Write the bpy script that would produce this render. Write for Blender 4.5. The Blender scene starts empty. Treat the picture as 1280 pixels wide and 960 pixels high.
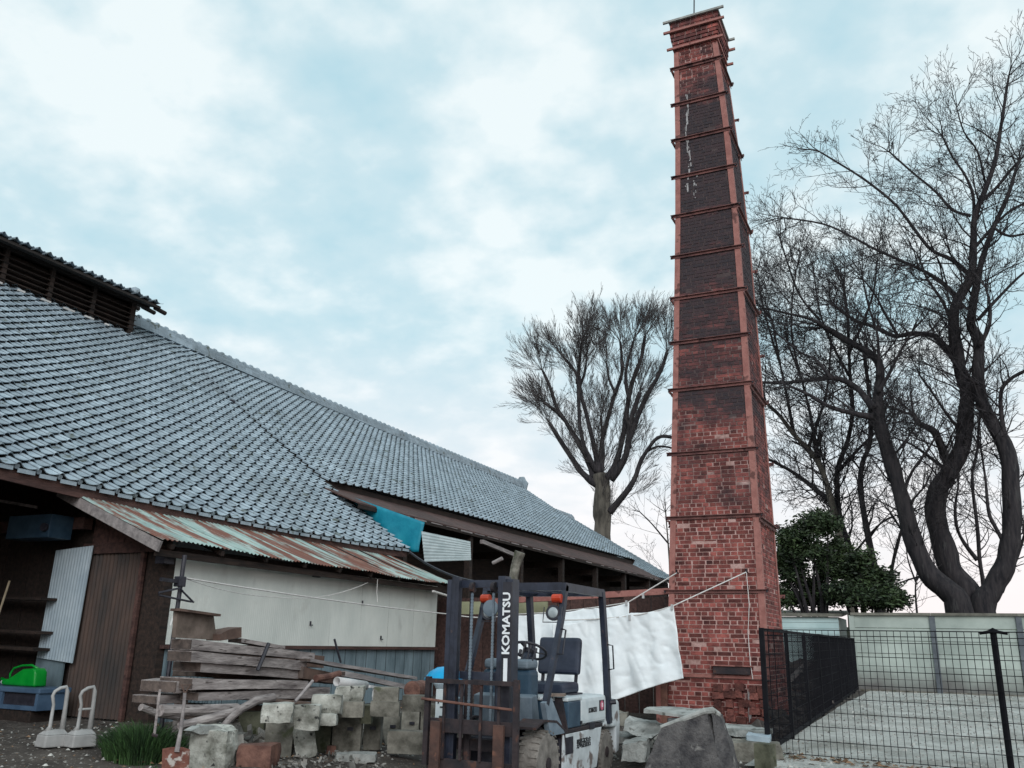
import bpy, bmesh, math, random
from mathutils import Vector, Matrix
random.seed(7)
S = bpy.context.scene
COL = S.collection
PI = math.pi

# ------------------------------------------------------------------ camera
F = 1080.0; PITCH = math.radians(16.65); ROLL = 0.022; YAW = math.radians(26.0); EYE = 1.5
fw = Vector((-math.sin(YAW)*math.cos(PITCH), math.cos(YAW)*math.cos(PITCH), math.sin(PITCH)))
rt = Vector((math.cos(YAW), math.sin(YAW), 0.0)); up = rt.cross(fw)
IR = rt*math.cos(ROLL) + up*math.sin(ROLL); IU = up*math.cos(ROLL) - rt*math.sin(ROLL)
CAMP = Vector((0, 0, EYE))
cam = bpy.data.cameras.new('camera'); camo = bpy.data.objects.new('camera', cam); COL.objects.link(camo)
cam.sensor_width = 36.0; cam.lens = F/1280*36.0; cam.clip_start = 0.1; cam.clip_end = 3000
M3 = Matrix((IR, IU, -fw)).transposed()
camo.matrix_world = Matrix.Translation(CAMP) @ M3.to_4x4()
S.camera = camo
def ray(px, py):
    return (fw*F + IR*(px-640) + IU*(480-py)).normalized()
def AX(px, py, x): d = ray(px, py); return CAMP + d*(x/d.x)
def AY(px, py, y): d = ray(px, py); return CAMP + d*(y/d.y)
def AZ(px, py, z): d = ray(px, py); return CAMP + d*((z-EYE)/d.z)
def AD(px, py, dist):                      # point at a horizontal distance
    d = ray(px, py); return CAMP + d*(dist/math.hypot(d.x, d.y))

# ------------------------------------------------------------------ world and sun
S.view_settings.view_transform = 'Standard'; S.view_settings.look = 'None'
S.view_settings.exposure = 0.20; S.view_settings.gamma = 1.0
SUN_EL = math.radians(28); SUN_AZ = math.radians(150)      # clockwise from +Y : behind the camera, to the right
W = bpy.data.worlds.new('World'); S.world = W; W.use_nodes = True
nt = W.node_tree; nt.nodes.clear(); L = nt.links.new
def N(t, **k):
    n = nt.nodes.new(t)
    for a, b in k.items(): setattr(n, a, b)
    return n
sky = N('ShaderNodeTexSky', sky_type='NISHITA'); sky.sun_disc = False
sky.sun_elevation = SUN_EL; sky.sun_rotation = SUN_AZ; sky.air_density = 1.2; sky.dust_density = 2.0
bg1 = N('ShaderNodeBackground'); bg1.inputs[1].default_value = 0.11
L(sky.outputs[0], bg1.inputs[0])
tc = N('ShaderNodeTexCoord'); sep = N('ShaderNodeSeparateXYZ'); L(tc.outputs['Generated'], sep.inputs[0])
zc = N('ShaderNodeMath', operation='MAXIMUM'); L(sep.outputs[2], zc.inputs[0]); zc.inputs[1].default_value = 0.0
za = N('ShaderNodeMath', operation='ADD'); L(zc.outputs[0], za.inputs[0]); za.inputs[1].default_value = 0.28
dx = N('ShaderNodeMath', operation='DIVIDE'); L(sep.outputs[0], dx.inputs[0]); L(za.outputs[0], dx.inputs[1])
dy = N('ShaderNodeMath', operation='DIVIDE'); L(sep.outputs[1], dy.inputs[0]); L(za.outputs[0], dy.inputs[1])
cb = N('ShaderNodeCombineXYZ'); L(dx.outputs[0], cb.inputs[0]); L(dy.outputs[0], cb.inputs[1])
n1 = N('ShaderNodeTexNoise'); n1.inputs['Scale'].default_value = 2.9; n1.inputs['Detail'].default_value = 5; n1.inputs['Roughness'].default_value = 0.5
n2 = N('ShaderNodeTexNoise'); n2.inputs['Scale'].default_value = 9.5; n2.inputs['Detail'].default_value = 5; n2.inputs['Roughness'].default_value = 0.5
L(cb.outputs[0], n1.inputs['Vector']); L(cb.outputs[0], n2.inputs['Vector'])
mx = N('ShaderNodeMath', operation='MULTIPLY_ADD'); L(n2.outputs[0], mx.inputs[0]); mx.inputs[1].default_value = 0.42; L(n1.outputs[0], mx.inputs[2])
rp = N('ShaderNodeValToRGB'); L(mx.outputs[0], rp.inputs[0])
rp.color_ramp.elements[0].position = 0.53; rp.color_ramp.elements[0].color = (0.45, 0.67, 0.75, 1)
rp.color_ramp.elements[1].position = 0.83; rp.color_ramp.elements[1].color = (0.82, 0.90, 0.91, 1)
e = rp.color_ramp.elements.new(0.68); e.color = (0.57, 0.74, 0.795, 1)
# paler and warmer towards the horizon (dawn haze), all round
hz = N('ShaderNodeMapRange'); L(zc.outputs[0], hz.inputs[0])
hz.inputs[1].default_value = 0.03; hz.inputs[2].default_value = 0.34; hz.inputs[3].default_value = 1.0; hz.inputs[4].default_value = 0.0
hm = N('ShaderNodeMix', data_type='RGBA'); L(hz.outputs[0], hm.inputs[0]); L(rp.outputs[0], hm.inputs[6]); hm.inputs[7].default_value = (0.96, 0.88, 0.89, 1)
bg2 = N('ShaderNodeBackground'); L(hm.outputs[2], bg2.inputs[0]); bg2.inputs[1].default_value = 1.0
ms = N('ShaderNodeMixShader'); ms.inputs[0].default_value = 0.9
L(bg1.outputs[0], ms.inputs[1]); L(bg2.outputs[0], ms.inputs[2])
wo = N('ShaderNodeOutputWorld'); L(ms.outputs[0], wo.inputs[0])
sun = bpy.data.lights.new('sun', 'SUN'); sun.energy = 1.5; sun.angle = math.radians(35); sun.color = (0.97, 0.98, 1.0)
suno = bpy.data.objects.new('sun', sun); COL.objects.link(suno)
sd = Vector((math.sin(SUN_AZ)*math.cos(SUN_EL), math.cos(SUN_AZ)*math.cos(SUN_EL), math.sin(SUN_EL)))
suno.rotation_euler = sd.to_track_quat('Z', 'Y').to_euler()

# ------------------------------------------------------------------ helpers
class MB:
    def __init__(s): s.v = []; s.f = []; s.r = []
    def add(s, vs, fs, rnd=0.0):
        o = len(s.v); s.v.extend([tuple(v) for v in vs]); s.f.extend([tuple(i+o for i in f) for f in fs]); s.r.extend([rnd]*len(fs)); return s
    def hexa(s, p, rnd=0.0):                # 8 points: bottom 4 ccw, top 4 ccw
        return s.add(p, [(3,2,1,0),(4,5,6,7),(0,1,5,4),(1,2,6,5),(2,3,7,6),(3,0,4,7)], rnd)
    def box(s, a, b, rnd=0.0, mat=None):
        x0,y0,z0 = a; x1,y1,z1 = b
        p = [Vector(q) for q in ((x0,y0,z0),(x1,y0,z0),(x1,y1,z0),(x0,y1,z0),(x0,y0,z1),(x1,y0,z1),(x1,y1,z1),(x0,y1,z1))]
        if mat is not None: p = [mat @ q for q in p]
        return s.hexa(p, rnd)
    def bar(s, a, b, w, h, upv=(0,0,1), rnd=0.0):   # rectangular bar from a to b
        a = Vector(a); b = Vector(b); d = (b-a).normalized(); u = Vector(upv)
        sd_ = d.cross(u)
        if sd_.length < 1e-4: sd_ = d.cross(Vector((1,0,0)))
        sd_.normalize(); u = sd_.cross(d).normalized()
        q = [(-1,-1),(1,-1),(1,1),(-1,1)]
        return s.hexa([a+sd_*i*w/2+u*j*h/2 for i,j in q]+[b+sd_*i*w/2+u*j*h/2 for i,j in q], rnd)
    def tube(s, pts, rad, n=8, caps=True, rnd=0.0):
        pts = [Vector(p) for p in pts]
        if not hasattr(rad, '__len__'): rad = [rad]*len(pts)
        o = len(s.v); ref = None
        for i, p in enumerate(pts):
            t = (pts[min(i+1,len(pts)-1)]-pts[max(i-1,0)])
            if t.length < 1e-6: t = Vector((0,0,1))
            t.normalize()
            if ref is None:
                ref = t.cross(Vector((0.3,0.5,0.81)));
                if ref.length < 1e-3: ref = t.cross(Vector((1,0,0)))
            ref = (ref - t*ref.dot(t)); ref.normalize(); b = t.cross(ref)
            for k in range(n):
                a = 2*PI*k/n; s.v.append(tuple(p + (ref*math.cos(a)+b*math.sin(a))*rad[i]))
        for i in range(len(pts)-1):
            for k in range(n):
                s.f.append((o+i*n+k, o+i*n+(k+1)%n, o+(i+1)*n+(k+1)%n, o+(i+1)*n+k)); s.r.append(rnd)
        if caps:
            s.f.append(tuple(o+k for k in range(n-1,-1,-1))); s.r.append(rnd)
            m = o+(len(pts)-1)*n; s.f.append(tuple(m+k for k in range(n))); s.r.append(rnd)
        return s
    def lathe(s, prof, n=16, mat=None):     # prof: (r, z)
        o = len(s.v)
        for r, z in prof:
            for k in range(n):
                q = Vector((r*math.cos(2*PI*k/n), r*math.sin(2*PI*k/n), z)); s.v.append(tuple(mat @ q if mat is not None else q))
        for i in range(len(prof)-1):
            for k in range(n): s.f.append((o+i*n+k, o+i*n+(k+1)%n, o+(i+1)*n+(k+1)%n, o+(i+1)*n+k)); s.r.append(0)
        s.f.append(tuple(o+k for k in range(n-1,-1,-1))); s.r.append(0)
        m = o+(len(prof)-1)*n; s.f.append(tuple(m+k for k in range(n))); s.r.append(0)
        return s
    def grid(s, fn, nu, nv, rnd=0.0):
        o = len(s.v)
        for i in range(nu+1):
            for j in range(nv+1): s.v.append(tuple(fn(i/nu, j/nv)))
        for i in range(nu):
            for j in range(nv):
                a = o+i*(nv+1)+j; s.f.append((a, a+nv+1, a+nv+2, a+1)); s.r.append(rnd)
        return s
    def prism(s, poly, ext):                # polygon extruded along a vector
        ext = Vector(ext); n = len(poly); o = len(s.v)
        s.v.extend([tuple(Vector(p)) for p in poly]); s.v.extend([tuple(Vector(p)+ext) for p in poly])
        s.f.append(tuple(o+i for i in range(n-1,-1,-1))); s.f.append(tuple(o+n+i for i in range(n)))
        s.r += [0,0]
        for i in range(n): s.f.append((o+i, o+(i+1)%n, o+n+(i+1)%n, o+n+i)); s.r.append(0)
        return s
    def mesh(s, name, mat, base=(0,0,0), bevel=0.0, smooth=False, seg=2):
        me = bpy.data.meshes.new(name); b = Vector(base)
        me.from_pydata([(v[0]-b.x, v[1]-b.y, v[2]-b.z) for v in s.v], [], s.f)
        at = me.attributes.new('rnd', 'FLOAT', 'FACE'); at.data.foreach_set('value', s.r)
        bm = bmesh.new(); bm.from_mesh(me)
        bmesh.ops.recalc_face_normals(bm, faces=bm.faces) if len(s.f) < 60000 and s.f else None
        if bevel > 0:
            bmesh.ops.remove_doubles(bm, verts=bm.verts, dist=1e-5)
            es = [e_ for e_ in bm.edges if len(e_.link_faces) == 2 and e_.calc_face_angle(0) > 0.6]
            bmesh.ops.bevel(bm, geom=es, offset=bevel, segments=seg, affect='EDGES', profile=0.6, clamp_overlap=True)
        bm.to_mesh(me); bm.free()
        if smooth:
            for p in me.polygons: p.use_smooth = True
        if mat: me.materials.append(mat)
        return me

def tag(o, label=None, cat=None, group=None, kind=None):
    if label: o['label'] = label
    if cat: o['category'] = cat
    if group: o['group'] = group
    if kind: o['kind'] = kind
    return o
def thing(name, label, cat, loc=(0,0,0), group=None):
    o = bpy.data.objects.new(name, None); COL.objects.link(o); o.location = loc; o.empty_display_size = .2
    return tag(o, label, cat, group)
def wloc(o):
    v = Vector((0,0,0))
    while o is not None: v += o.location; o = o.parent
    return v
def part(name, mb, mat, parent=None, bevel=0.0, smooth=False, label=None, kind=None, base=None, seg=2):
    """mb is in world coordinates; the object sits at base (world) under its parent"""
    pw = wloc(parent) if parent else Vector((0,0,0))
    if base is None: base = pw
    base = Vector(base)
    o = bpy.data.objects.new(name, mb.mesh(name, mat, base, bevel, smooth, seg)); COL.objects.link(o)
    o.parent = parent; o.location = base - pw
    return tag(o, label, None, None, kind)
def single(name, mb, mat, label, cat, group=None, base=None, bevel=0.0, smooth=False, kind=None):
    if base is None:
        xs = list(zip(*mb.v)); base = ((min(xs[0])+max(xs[0]))/2, (min(xs[1])+max(xs[1]))/2, min(xs[2]))
    o = part(name, mb, mat, None, bevel, smooth, None, kind, base)
    return tag(o, label, cat, group)

def smooth01(a, b, x):
    t = max(0.0, min(1.0, (x-a)/(b-a))); return t*t*(3-2*t)
def hsh(*a):
    return math.sin(sum(v*k for v, k in zip(a, (12.9898, 78.233, 37.719))))*43758.5453 % 1.0
def vn(x, y, z):                            # value noise
    ix, iy, iz = math.floor(x), math.floor(y), math.floor(z); fx, fy, fz = x-ix, y-iy, z-iz
    fx, fy, fz = fx*fx*(3-2*fx), fy*fy*(3-2*fy), fz*fz*(3-2*fz); r = 0
    for i in (0,1):
        for j in (0,1):
            for k in (0,1):
                r += hsh(ix+i, iy+j, iz+k)*(fx if i else 1-fx)*(fy if j else 1-fy)*(fz if k else 1-fz)
    return r

# ------------------------------------------------------------------ materials
def mat(name, c1, c2, scale=6, rough=0.8, bump=0.15, detail=6, stretch=(1,1,1), spots=None, spot_scale=20, spot_amt=0.6,
        rand=0.15, metal=0.0, bscale=None, world=False, r2=None, spec=0.4, attr=False, lo=0.35, hi=0.65):
    m = bpy.data.materials.new(name); m.use_nodes = True; t = m.node_tree; t.nodes.clear(); l = t.links.new
    def n(ty, **k):
        q = t.nodes.new(ty)
        for a, b in k.items(): setattr(q, a, b)
        return q
    out = n('ShaderNodeOutputMaterial'); p = n('ShaderNodeBsdfPrincipled'); l(p.outputs[0], out.inputs[0])
    if world: g = n('ShaderNodeNewGeometry'); src = g.outputs['Position']
    else: g = n('ShaderNodeTexCoord'); src = g.outputs['Object']
    oi = n('ShaderNodeObjectInfo')
    mp = n('ShaderNodeMapping'); l(src, mp.inputs[0]); mp.inputs['Scale'].default_value = stretch
    if not world:
        mu = n('ShaderNodeMath', operation='MULTIPLY'); l(oi.outputs['Random'], mu.inputs[0]); mu.inputs[1].default_value = 37.0
        l(mu.outputs[0], mp.inputs['Location'])
    no = n('ShaderNodeTexNoise'); no.inputs['Scale'].default_value = scale; no.inputs['Detail'].default_value = detail; no.inputs['Roughness'].default_value = 0.62
    l(mp.outputs[0], no.inputs['Vector'])
    cr = n('ShaderNodeValToRGB'); l(no.outputs[0], cr.inputs[0])
    cr.color_ramp.elements[0].position = lo; cr.color_ramp.elements[0].color = (*c1, 1)
    cr.color_ramp.elements[1].position = hi; cr.color_ramp.elements[1].color = (*c2, 1)
    colr = cr.outputs[0]
    if spots:
        n3 = n('ShaderNodeTexNoise'); n3.inputs['Scale'].default_value = spot_scale; n3.inputs['Detail'].default_value = 4; l(mp.outputs[0], n3.inputs['Vector'])
        c3 = n('ShaderNodeValToRGB'); l(n3.outputs[0], c3.inputs[0]); c3.color_ramp.elements[0].position = spot_amt; c3.color_ramp.elements[1].position = spot_amt+0.07
        mi = n('ShaderNodeMix', data_type='RGBA'); l(c3.outputs[0], mi.inputs[0]); l(colr, mi.inputs[6]); mi.inputs[7].default_value = (*spots, 1); colr = mi.outputs[2]
    ra = oi.outputs['Random']
    if attr:
        at = n('ShaderNodeAttribute', attribute_name='rnd'); ad = n('ShaderNodeMath', operation='ADD'); l(at.outputs['Fac'], ad.inputs[0]); l(ra, ad.inputs[1])
        fr = n('ShaderNodeMath', operation='FRACT'); l(ad.outputs[0], fr.inputs[0]); ra = fr.outputs[0]
    hs = n('ShaderNodeHueSaturation'); l(colr, hs.inputs['Color'])
    mr = n('ShaderNodeMapRange'); l(ra, mr.inputs[0]); mr.inputs[3].default_value = 1-rand; mr.inputs[4].default_value = 1+rand; l(mr.outputs[0], hs.inputs['Value'])
    colr = hs.outputs[0]
    l(colr, p.inputs['Base Color']); p.inputs['Metallic'].default_value = metal
    p.inputs['Specular IOR Level'].default_value = spec
    rr = n('ShaderNodeMapRange'); l(no.outputs[0], rr.inputs[0]); rr.inputs[3].default_value = rough; rr.inputs[4].default_value = rough if r2 is None else r2
    l(rr.outputs[0], p.inputs['Roughness'])
    if bump > 0:
        nb = n('ShaderNodeTexNoise'); nb.inputs['Scale'].default_value = bscale or scale*4; nb.inputs['Detail'].default_value = 5; l(mp.outputs[0], nb.inputs['Vector'])
        bp = n('ShaderNodeBump'); bp.inputs['Strength'].default_value = bump; bp.inputs['Distance'].default_value = 0.02; l(nb.outputs[0], bp.inputs['Height']); l(bp.outputs[0], p.inputs['Normal'])
    m['p'] = p.name; m['c'] = hs.name
    return m
def overlay(m, color, expr_nodes):
    """mix a stain colour over the base colour; expr_nodes(t) returns a factor socket"""
    t = m.node_tree; p = t.nodes[m['p']]; src = p.inputs['Base Color'].links[0].from_socket
    fac = expr_nodes(t); mi = t.nodes.new('ShaderNodeMix'); mi.data_type = 'RGBA'
    t.links.new(fac, mi.inputs[0]); t.links.new(src, mi.inputs[6]); mi.inputs[7].default_value = (*color, 1)
    t.links.new(mi.outputs[2], p.inputs['Base Color'])

MT = {}
MT['ground'] = mat('earth', (0.026,0.02,0.017), (0.085,0.069,0.058), 2.5, 0.95, 0.9, 10, spots=(0.2,0.18,0.16), spot_scale=24, spot_amt=0.6, world=True, bscale=30, rand=0)
MT['gravel'] = mat('gravel', (0.27,0.27,0.25), (0.52,0.52,0.49), 1.6, 0.95, 1.0, 12, spots=(0.5,0.5,0.46), spot_scale=34, spot_amt=0.56, world=True, bscale=40, rand=0)
MT['pebble'] = mat('pebble', (0.16,0.15,0.14), (0.42,0.41,0.38), 3, 0.9, 0.2, rand=0.45, attr=True)
MT['leaf_litter'] = mat('leaf_litter', (0.10,0.06,0.035), (0.24,0.15,0.09), 3, 0.9, 0.1, rand=0.5, attr=True)
MT['brick'] = mat('red_brick', (0.075,0.020,0.019), (0.29,0.082,0.068), 4, 0.88, 0.5, 8, world=True, bscale=60, rand=0.55, attr=True)
MT['mortar'] = mat('mortar', (0.27,0.15,0.13), (0.53,0.35,0.32), 7, 0.95, 0.4, world=True, rand=0)
MT['iron'] = mat('rust_iron', (0.25,0.095,0.08), (0.38,0.165,0.14), 5, 0.7, 0.25, world=True, rand=0.08, spots=(0.12,0.045,0.038), spot_scale=5, spot_amt=0.58)
MT['cap'] = mat('cap_concrete', (0.18,0.18,0.17), (0.34,0.34,0.32), 8, 0.9, 0.3)
MT['tile'] = mat('kawara', (0.19,0.237,0.272), (0.35,0.42,0.47), 3, 0.42, 0.25, 6, rand=0.13, attr=True, spec=0.6, r2=0.6, world=True, bscale=30, spots=(0.11,0.13,0.12), spot_scale=5, spot_amt=0.62)
MT['tile_far'] = MT['tile']
MT['tileback'] = mat('roof_board', (0.02,0.018,0.017), (0.045,0.036,0.032), 5, 0.95, 0.2)
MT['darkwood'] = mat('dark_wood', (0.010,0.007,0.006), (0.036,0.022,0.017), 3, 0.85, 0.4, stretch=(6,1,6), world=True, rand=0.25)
MT['redwood'] = mat('brown_boards', (0.035,0.018,0.016), (0.095,0.048,0.04), 2.5, 0.8, 0.4, stretch=(7,1,7), world=True, rand=0.2)
MT['board'] = mat('weathered_board', (0.17,0.15,0.15), (0.36,0.32,0.31), 2.2, 0.85, 0.4, stretch=(5,1,5), world=True, rand=0.15)
MT['whitewall'] = mat('white_panel', (0.54,0.565,0.53), (0.67,0.685,0.64), 1.1, 0.55, 0.1, 6, stretch=(1.5,1.5,0.8), world=True, rand=0.04, spots=(0.50,0.51,0.48), spot_scale=1.2, spot_amt=0.62)
MT['skirt'] = mat('blue_grey_panel', (0.10,0.14,0.16), (0.19,0.25,0.28), 2, 0.6, 0.15, stretch=(2,2,.7), world=True, rand=0.12)
MT['rustdoor'] = mat('brown_corrugated', (0.03,0.026,0.025), (0.085,0.052,0.040), 2.2, 0.7, 0.3, stretch=(2,2,.5), world=True)
MT['whitesheet'] = mat('pale_blue_sheet', (0.30,0.37,0.42), (0.42,0.49,0.53), 2.5, 0.6, 0.1, world=True, rand=0.05)
MT['teal'] = mat('teal_tarp', (0.0,0.16,0.24), (0.012,0.25,0.34), 3, 0.5, 0.3, rand=0)
MT['linen'] = mat('white_linen', (0.76,0.80,0.82), (0.84,0.87,0.88), 2, 0.85, 0.25, bscale=12, rand=0)
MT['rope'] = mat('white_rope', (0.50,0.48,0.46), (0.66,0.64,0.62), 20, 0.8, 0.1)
MT['black'] = mat('black_paint', (0.012,0.012,0.018), (0.035,0.034,0.045), 6, 0.45, 0.1)
MT['navy'] = mat('navy_paint', (0.010,0.013,0.024), (0.03,0.037,0.06), 5, 0.42, 0.12, spots=(0.11,0.07,0.06), spot_scale=9, spot_amt=0.66, spec=.5)
MT['rustdark'] = mat('rusty_steel', (0.016,0.014,0.018), (0.045,0.030,0.031), 5, 0.75, 0.35, spots=(0.085,0.04,0.03), spot_scale=10, spot_amt=0.62)
MT['flwhite'] = mat('white_vehicle_paint', (0.50,0.56,0.58), (0.66,0.70,0.71), 4, 0.4, 0.05, spots=(0.38,0.38,0.36), spot_scale=4, spot_amt=0.6, rand=0)
MT['fldirty'] = mat('dirty_white_paint', (0.40,0.43,0.44), (0.60,0.64,0.66), 4, 0.6, 0.15, spots=(0.17,0.14,0.13), spot_scale=6, spot_amt=0.58, rand=0)
MT['flteal'] = mat('dark_teal_panel', (0.02,0.045,0.075), (0.045,0.085,0.125), 5, 0.4, 0.05, rand=0.1)
MT['flgrey'] = mat('grey_panel', (0.10,0.135,0.17), (0.19,0.235,0.275), 5, 0.5, 0.1)
MT['tyre'] = mat('dusty_tyre', (0.10,0.09,0.08), (0.22,0.20,0.18), 9, 0.95, 0.4)
MT['vinyl'] = mat('navy_vinyl', (0.012,0.018,0.035), (0.028,0.036,0.06), 5, 0.4, 0.1, spec=.5)
MT['orange'] = mat('orange_lens', (0.38,0.035,0.012), (0.5,0.06,0.02), 5, 0.3, 0)
MT['lens'] = mat('lamp_glass', (0.22,0.25,0.26), (0.42,0.46,0.47), 5, 0.15, 0, spec=.8)
MT['letter'] = mat('white_lettering', (0.72,0.74,0.76), (0.8,0.82,0.84), 5, 0.5, 0, rand=0)
MT['blackletter'] = mat('black_lettering', (0.015,0.018,0.02), (0.03,0.03,0.035), 5, 0.5, 0, rand=0)
MT['pink'] = mat('faded_red_sticker', (0.5,0.10,0.17), (0.6,0.17,0.24), 5, 0.5, 0, rand=0)
MT['conc'] = mat('old_concrete', (0.06,0.056,0.045), (0.25,0.235,0.20), 5, 0.92, 0.5, 8, spots=(0.08,0.085,0.05), spot_scale=6, spot_amt=0.62, rand=0.2)
MT['moss'] = mat('mossy_concrete', (0.045,0.047,0.03), (0.15,0.15,0.105), 5, 0.95, 0.5, 8, spots=(0.04,0.045,0.02), spot_scale=7, spot_amt=0.6, rand=0.15)
MT['tuff'] = mat('pitted_pale_stone', (0.12,0.12,0.10), (0.48,0.475,0.43), 5, 0.95, 1.0, 9, spots=(0.03,0.03,0.028), spot_scale=19, spot_amt=0.61, bscale=18, rand=0.12)
MT['darkstone'] = mat('dark_granite', (0.035,0.033,0.036), (0.12,0.112,0.11), 7, 0.88, 1.0, 12, spots=(0.2,0.19,0.18), spot_scale=9, spot_amt=0.62, bscale=38, rand=0.05)
MT['palestone'] = mat('pale_granite', (0.17,0.175,0.165), (0.40,0.405,0.385), 5, 0.9, 0.8, 9, rand=0.15, spots=(0.09,0.09,0.08), spot_scale=8, spot_amt=.6, bscale=25)
MT['timber'] = mat('grey_timber', (0.13,0.108,0.105), (0.37,0.325,0.31), 3, 0.85, 0.5, 8, stretch=(5,1,5), spots=(0.07,0.055,0.05), spot_scale=5, spot_amt=0.62, rand=0.15)
MT['shaded_endgrain'] = mat('shaded_end_grain', (0.05,0.038,0.034), (0.14,0.105,0.09), 9, 0.9, 0.4, rand=0.2)
MT['brownwood'] = mat('brown_timber', (0.055,0.033,0.026), (0.15,0.095,0.075), 4, 0.85, 0.4, 8, rand=0.15)
MT['ply'] = mat('old_plywood', (0.10,0.075,0.06), (0.24,0.185,0.155), 4, 0.8, 0.2, rand=0.1)
MT['forkiron'] = mat('fork_iron', (0.035,0.022,0.02), (0.10,0.05,0.038), 5, 0.75, 0.35, spots=(0.17,0.075,0.05), spot_scale=7, spot_amt=0.6)
MT['rustred'] = mat('red_rust', (0.085,0.038,0.03), (0.20,0.10,0.075), 8, 0.85, 0.4, rand=0.1)
MT['plastic'] = mat('grey_plastic', (0.25,0.245,0.24), (0.38,0.37,0.36), 4, 0.6, 0.1, rand=0.08)
MT['green'] = mat('green_plastic', (0.0,0.20,0.02), (0.005,0.27,0.03), 4, 0.35, 0.03, rand=0)
MT['blue'] = mat('dull_blue_plastic', (0.04,0.075,0.13), (0.07,0.12,0.19), 4, 0.5, 0.05, rand=0)
MT['cyan'] = mat('bright_blue_plastic', (0.0,0.27,0.55), (0.0,0.34,0.62), 4, 0.3, 0, rand=0)
MT['pvc'] = mat('grey_pipe', (0.40,0.39,0.39), (0.52,0.51,0.50), 5, 0.5, 0.05)
MT['grass'] = mat('grass', (0.012,0.035,0.010), (0.038,0.085,0.022), 4, 0.8, 0, rand=0.5, attr=True)
MT['leaf'] = mat('evergreen_leaf', (0.006,0.014,0.007), (0.05,0.078,0.03), 1.6, 0.6, 0, rand=0.6, attr=True, world=True)
MT['bark'] = mat('dark_bark', (0.010,0.009,0.012), (0.04,0.034,0.036), 3, 0.95, 0.6, 8, stretch=(3,3,.5), world=True, spots=(0.045,0.042,0.043), spot_scale=4, spot_amt=0.6)
MT['greybark'] = mat('grey_bark', (0.04,0.036,0.03), (0.15,0.132,0.11), 1.5, 0.95, 0.6, 8, stretch=(2,2,.5), world=True)
MT['twig'] = mat('grey_twigs', (0.03,0.026,0.026), (0.075,0.066,0.066), 2, 0.95, 0, world=True)
MT['wire'] = mat('matte_black_wire', (0.005,0.005,0.007), (0.012,0.012,0.015), 3, 0.9, 0, rand=0, spec=.15)
MT['wallpanel'] = mat('concrete_panel', (0.26,0.30,0.275), (0.41,0.46,0.42), 0.9, 0.85, 0.2, 8, world=True, rand=0.07)
MT['wallpost'] = mat('blue_grey_post', (0.075,0.085,0.10), (0.13,0.145,0.16), 3, 0.8, 0.2, rand=0.1)
MT['wallcap'] = mat('wall_coping', (0.10,0.095,0.08), (0.2,0.19,0.16), 3, 0.9, 0.3)
MT['paleshed'] = mat('pale_blue_siding', (0.42,0.56,0.56), (0.52,0.66,0.66), 1.5, 0.6, 0.05, world=True, rand=0.03)
MT['ochre'] = mat('ochre_board', (0.20,0.20,0.12), (0.30,0.30,0.19), 2, 0.8, 0.1, rand=0)
MT['bamboo'] = mat('bamboo_stick', (0.30,0.24,0.16), (0.42,0.34,0.24), 8, 0.6, 0.1)

# rusty teal tin roof: long streaks down the slope of each sheet
tin = mat('rusty_tin', (0.21,0.30,0.28), (0.34,0.44,0.41), 2.2, 0.55, 0.2, 7, stretch=(.6,3.2,.6), world=True, rand=0.1, spots=(0.42,0.47,0.45), spot_scale=3.5, spot_amt=0.6)
def streak(th, sc, wd=0.06, st=(.45,2.6,.45), off=0):
    def g(t):
        q = t.nodes.new('ShaderNodeNewGeometry'); mp = t.nodes.new('ShaderNodeMapping'); mp.inputs['Scale'].default_value = st; mp.inputs['Location'].default_value = (off,off*2,0)
        t.links.new(q.outputs['Position'], mp.inputs[0]); n = t.nodes.new('ShaderNodeTexNoise'); n.inputs['Scale'].default_value = sc; n.inputs['Detail'].default_value = 7; n.inputs['Roughness'].default_value = .65
        t.links.new(mp.outputs[0], n.inputs['Vector']); m = t.nodes.new('ShaderNodeMapRange'); t.links.new(n.outputs[0], m.inputs[0])
        m.inputs[1].default_value = th; m.inputs[2].default_value = th+wd; return m.outputs[0]
    return g
overlay(tin, (0.15,0.055,0.035), streak(0.475, 1.1, 0.07))
overlay(tin, (0.26,0.14,0.10), streak(0.58, 2.3, 0.05, off=4))
overlay(tin, (0.03,0.02,0.02), streak(0.64, 4.5, 0.03, off=9))
MT['tin'] = tin
def lowdirt(z0, z1):
    def g(t):
        q = t.nodes.new('ShaderNodeNewGeometry'); sp = t.nodes.new('ShaderNodeSeparateXYZ'); t.links.new(q.outputs['Position'], sp.inputs[0])
        n = t.nodes.new('ShaderNodeTexNoise'); n.inputs['Scale'].default_value = 1.3; n.inputs['Detail'].default_value = 8; t.links.new(q.outputs['Position'], n.inputs['Vector'])
        a = t.nodes.new('ShaderNodeMath'); a.operation = 'MULTIPLY_ADD'; t.links.new(n.outputs[0], a.inputs[0]); a.inputs[1].default_value = -.9; t.links.new(sp.outputs[2], a.inputs[2])
        m = t.nodes.new('ShaderNodeMapRange'); t.links.new(a.outputs[0], m.inputs[0]); m.inputs[1].default_value = z1; m.inputs[2].default_value = z0; m.inputs[4].default_value = .85; return m.outputs[0]
    return g
def patch(sc, th, wd):
    def g(t):
        q = t.nodes.new('ShaderNodeNewGeometry'); n = t.nodes.new('ShaderNodeTexNoise'); n.inputs['Scale'].default_value = sc; n.inputs['Detail'].default_value = 9; n.inputs['Roughness'].default_value = .7; t.links.new(q.outputs['Position'], n.inputs['Vector'])
        m = t.nodes.new('ShaderNodeMapRange'); t.links.new(n.outputs[0], m.inputs[0]); m.inputs[1].default_value = th; m.inputs[2].default_value = th+wd; m.inputs[4].default_value = .75; return m.outputs[0]
    return g
overlay(MT['tile'], (0.10,0.115,0.12), patch(.75, .52, .25))
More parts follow.
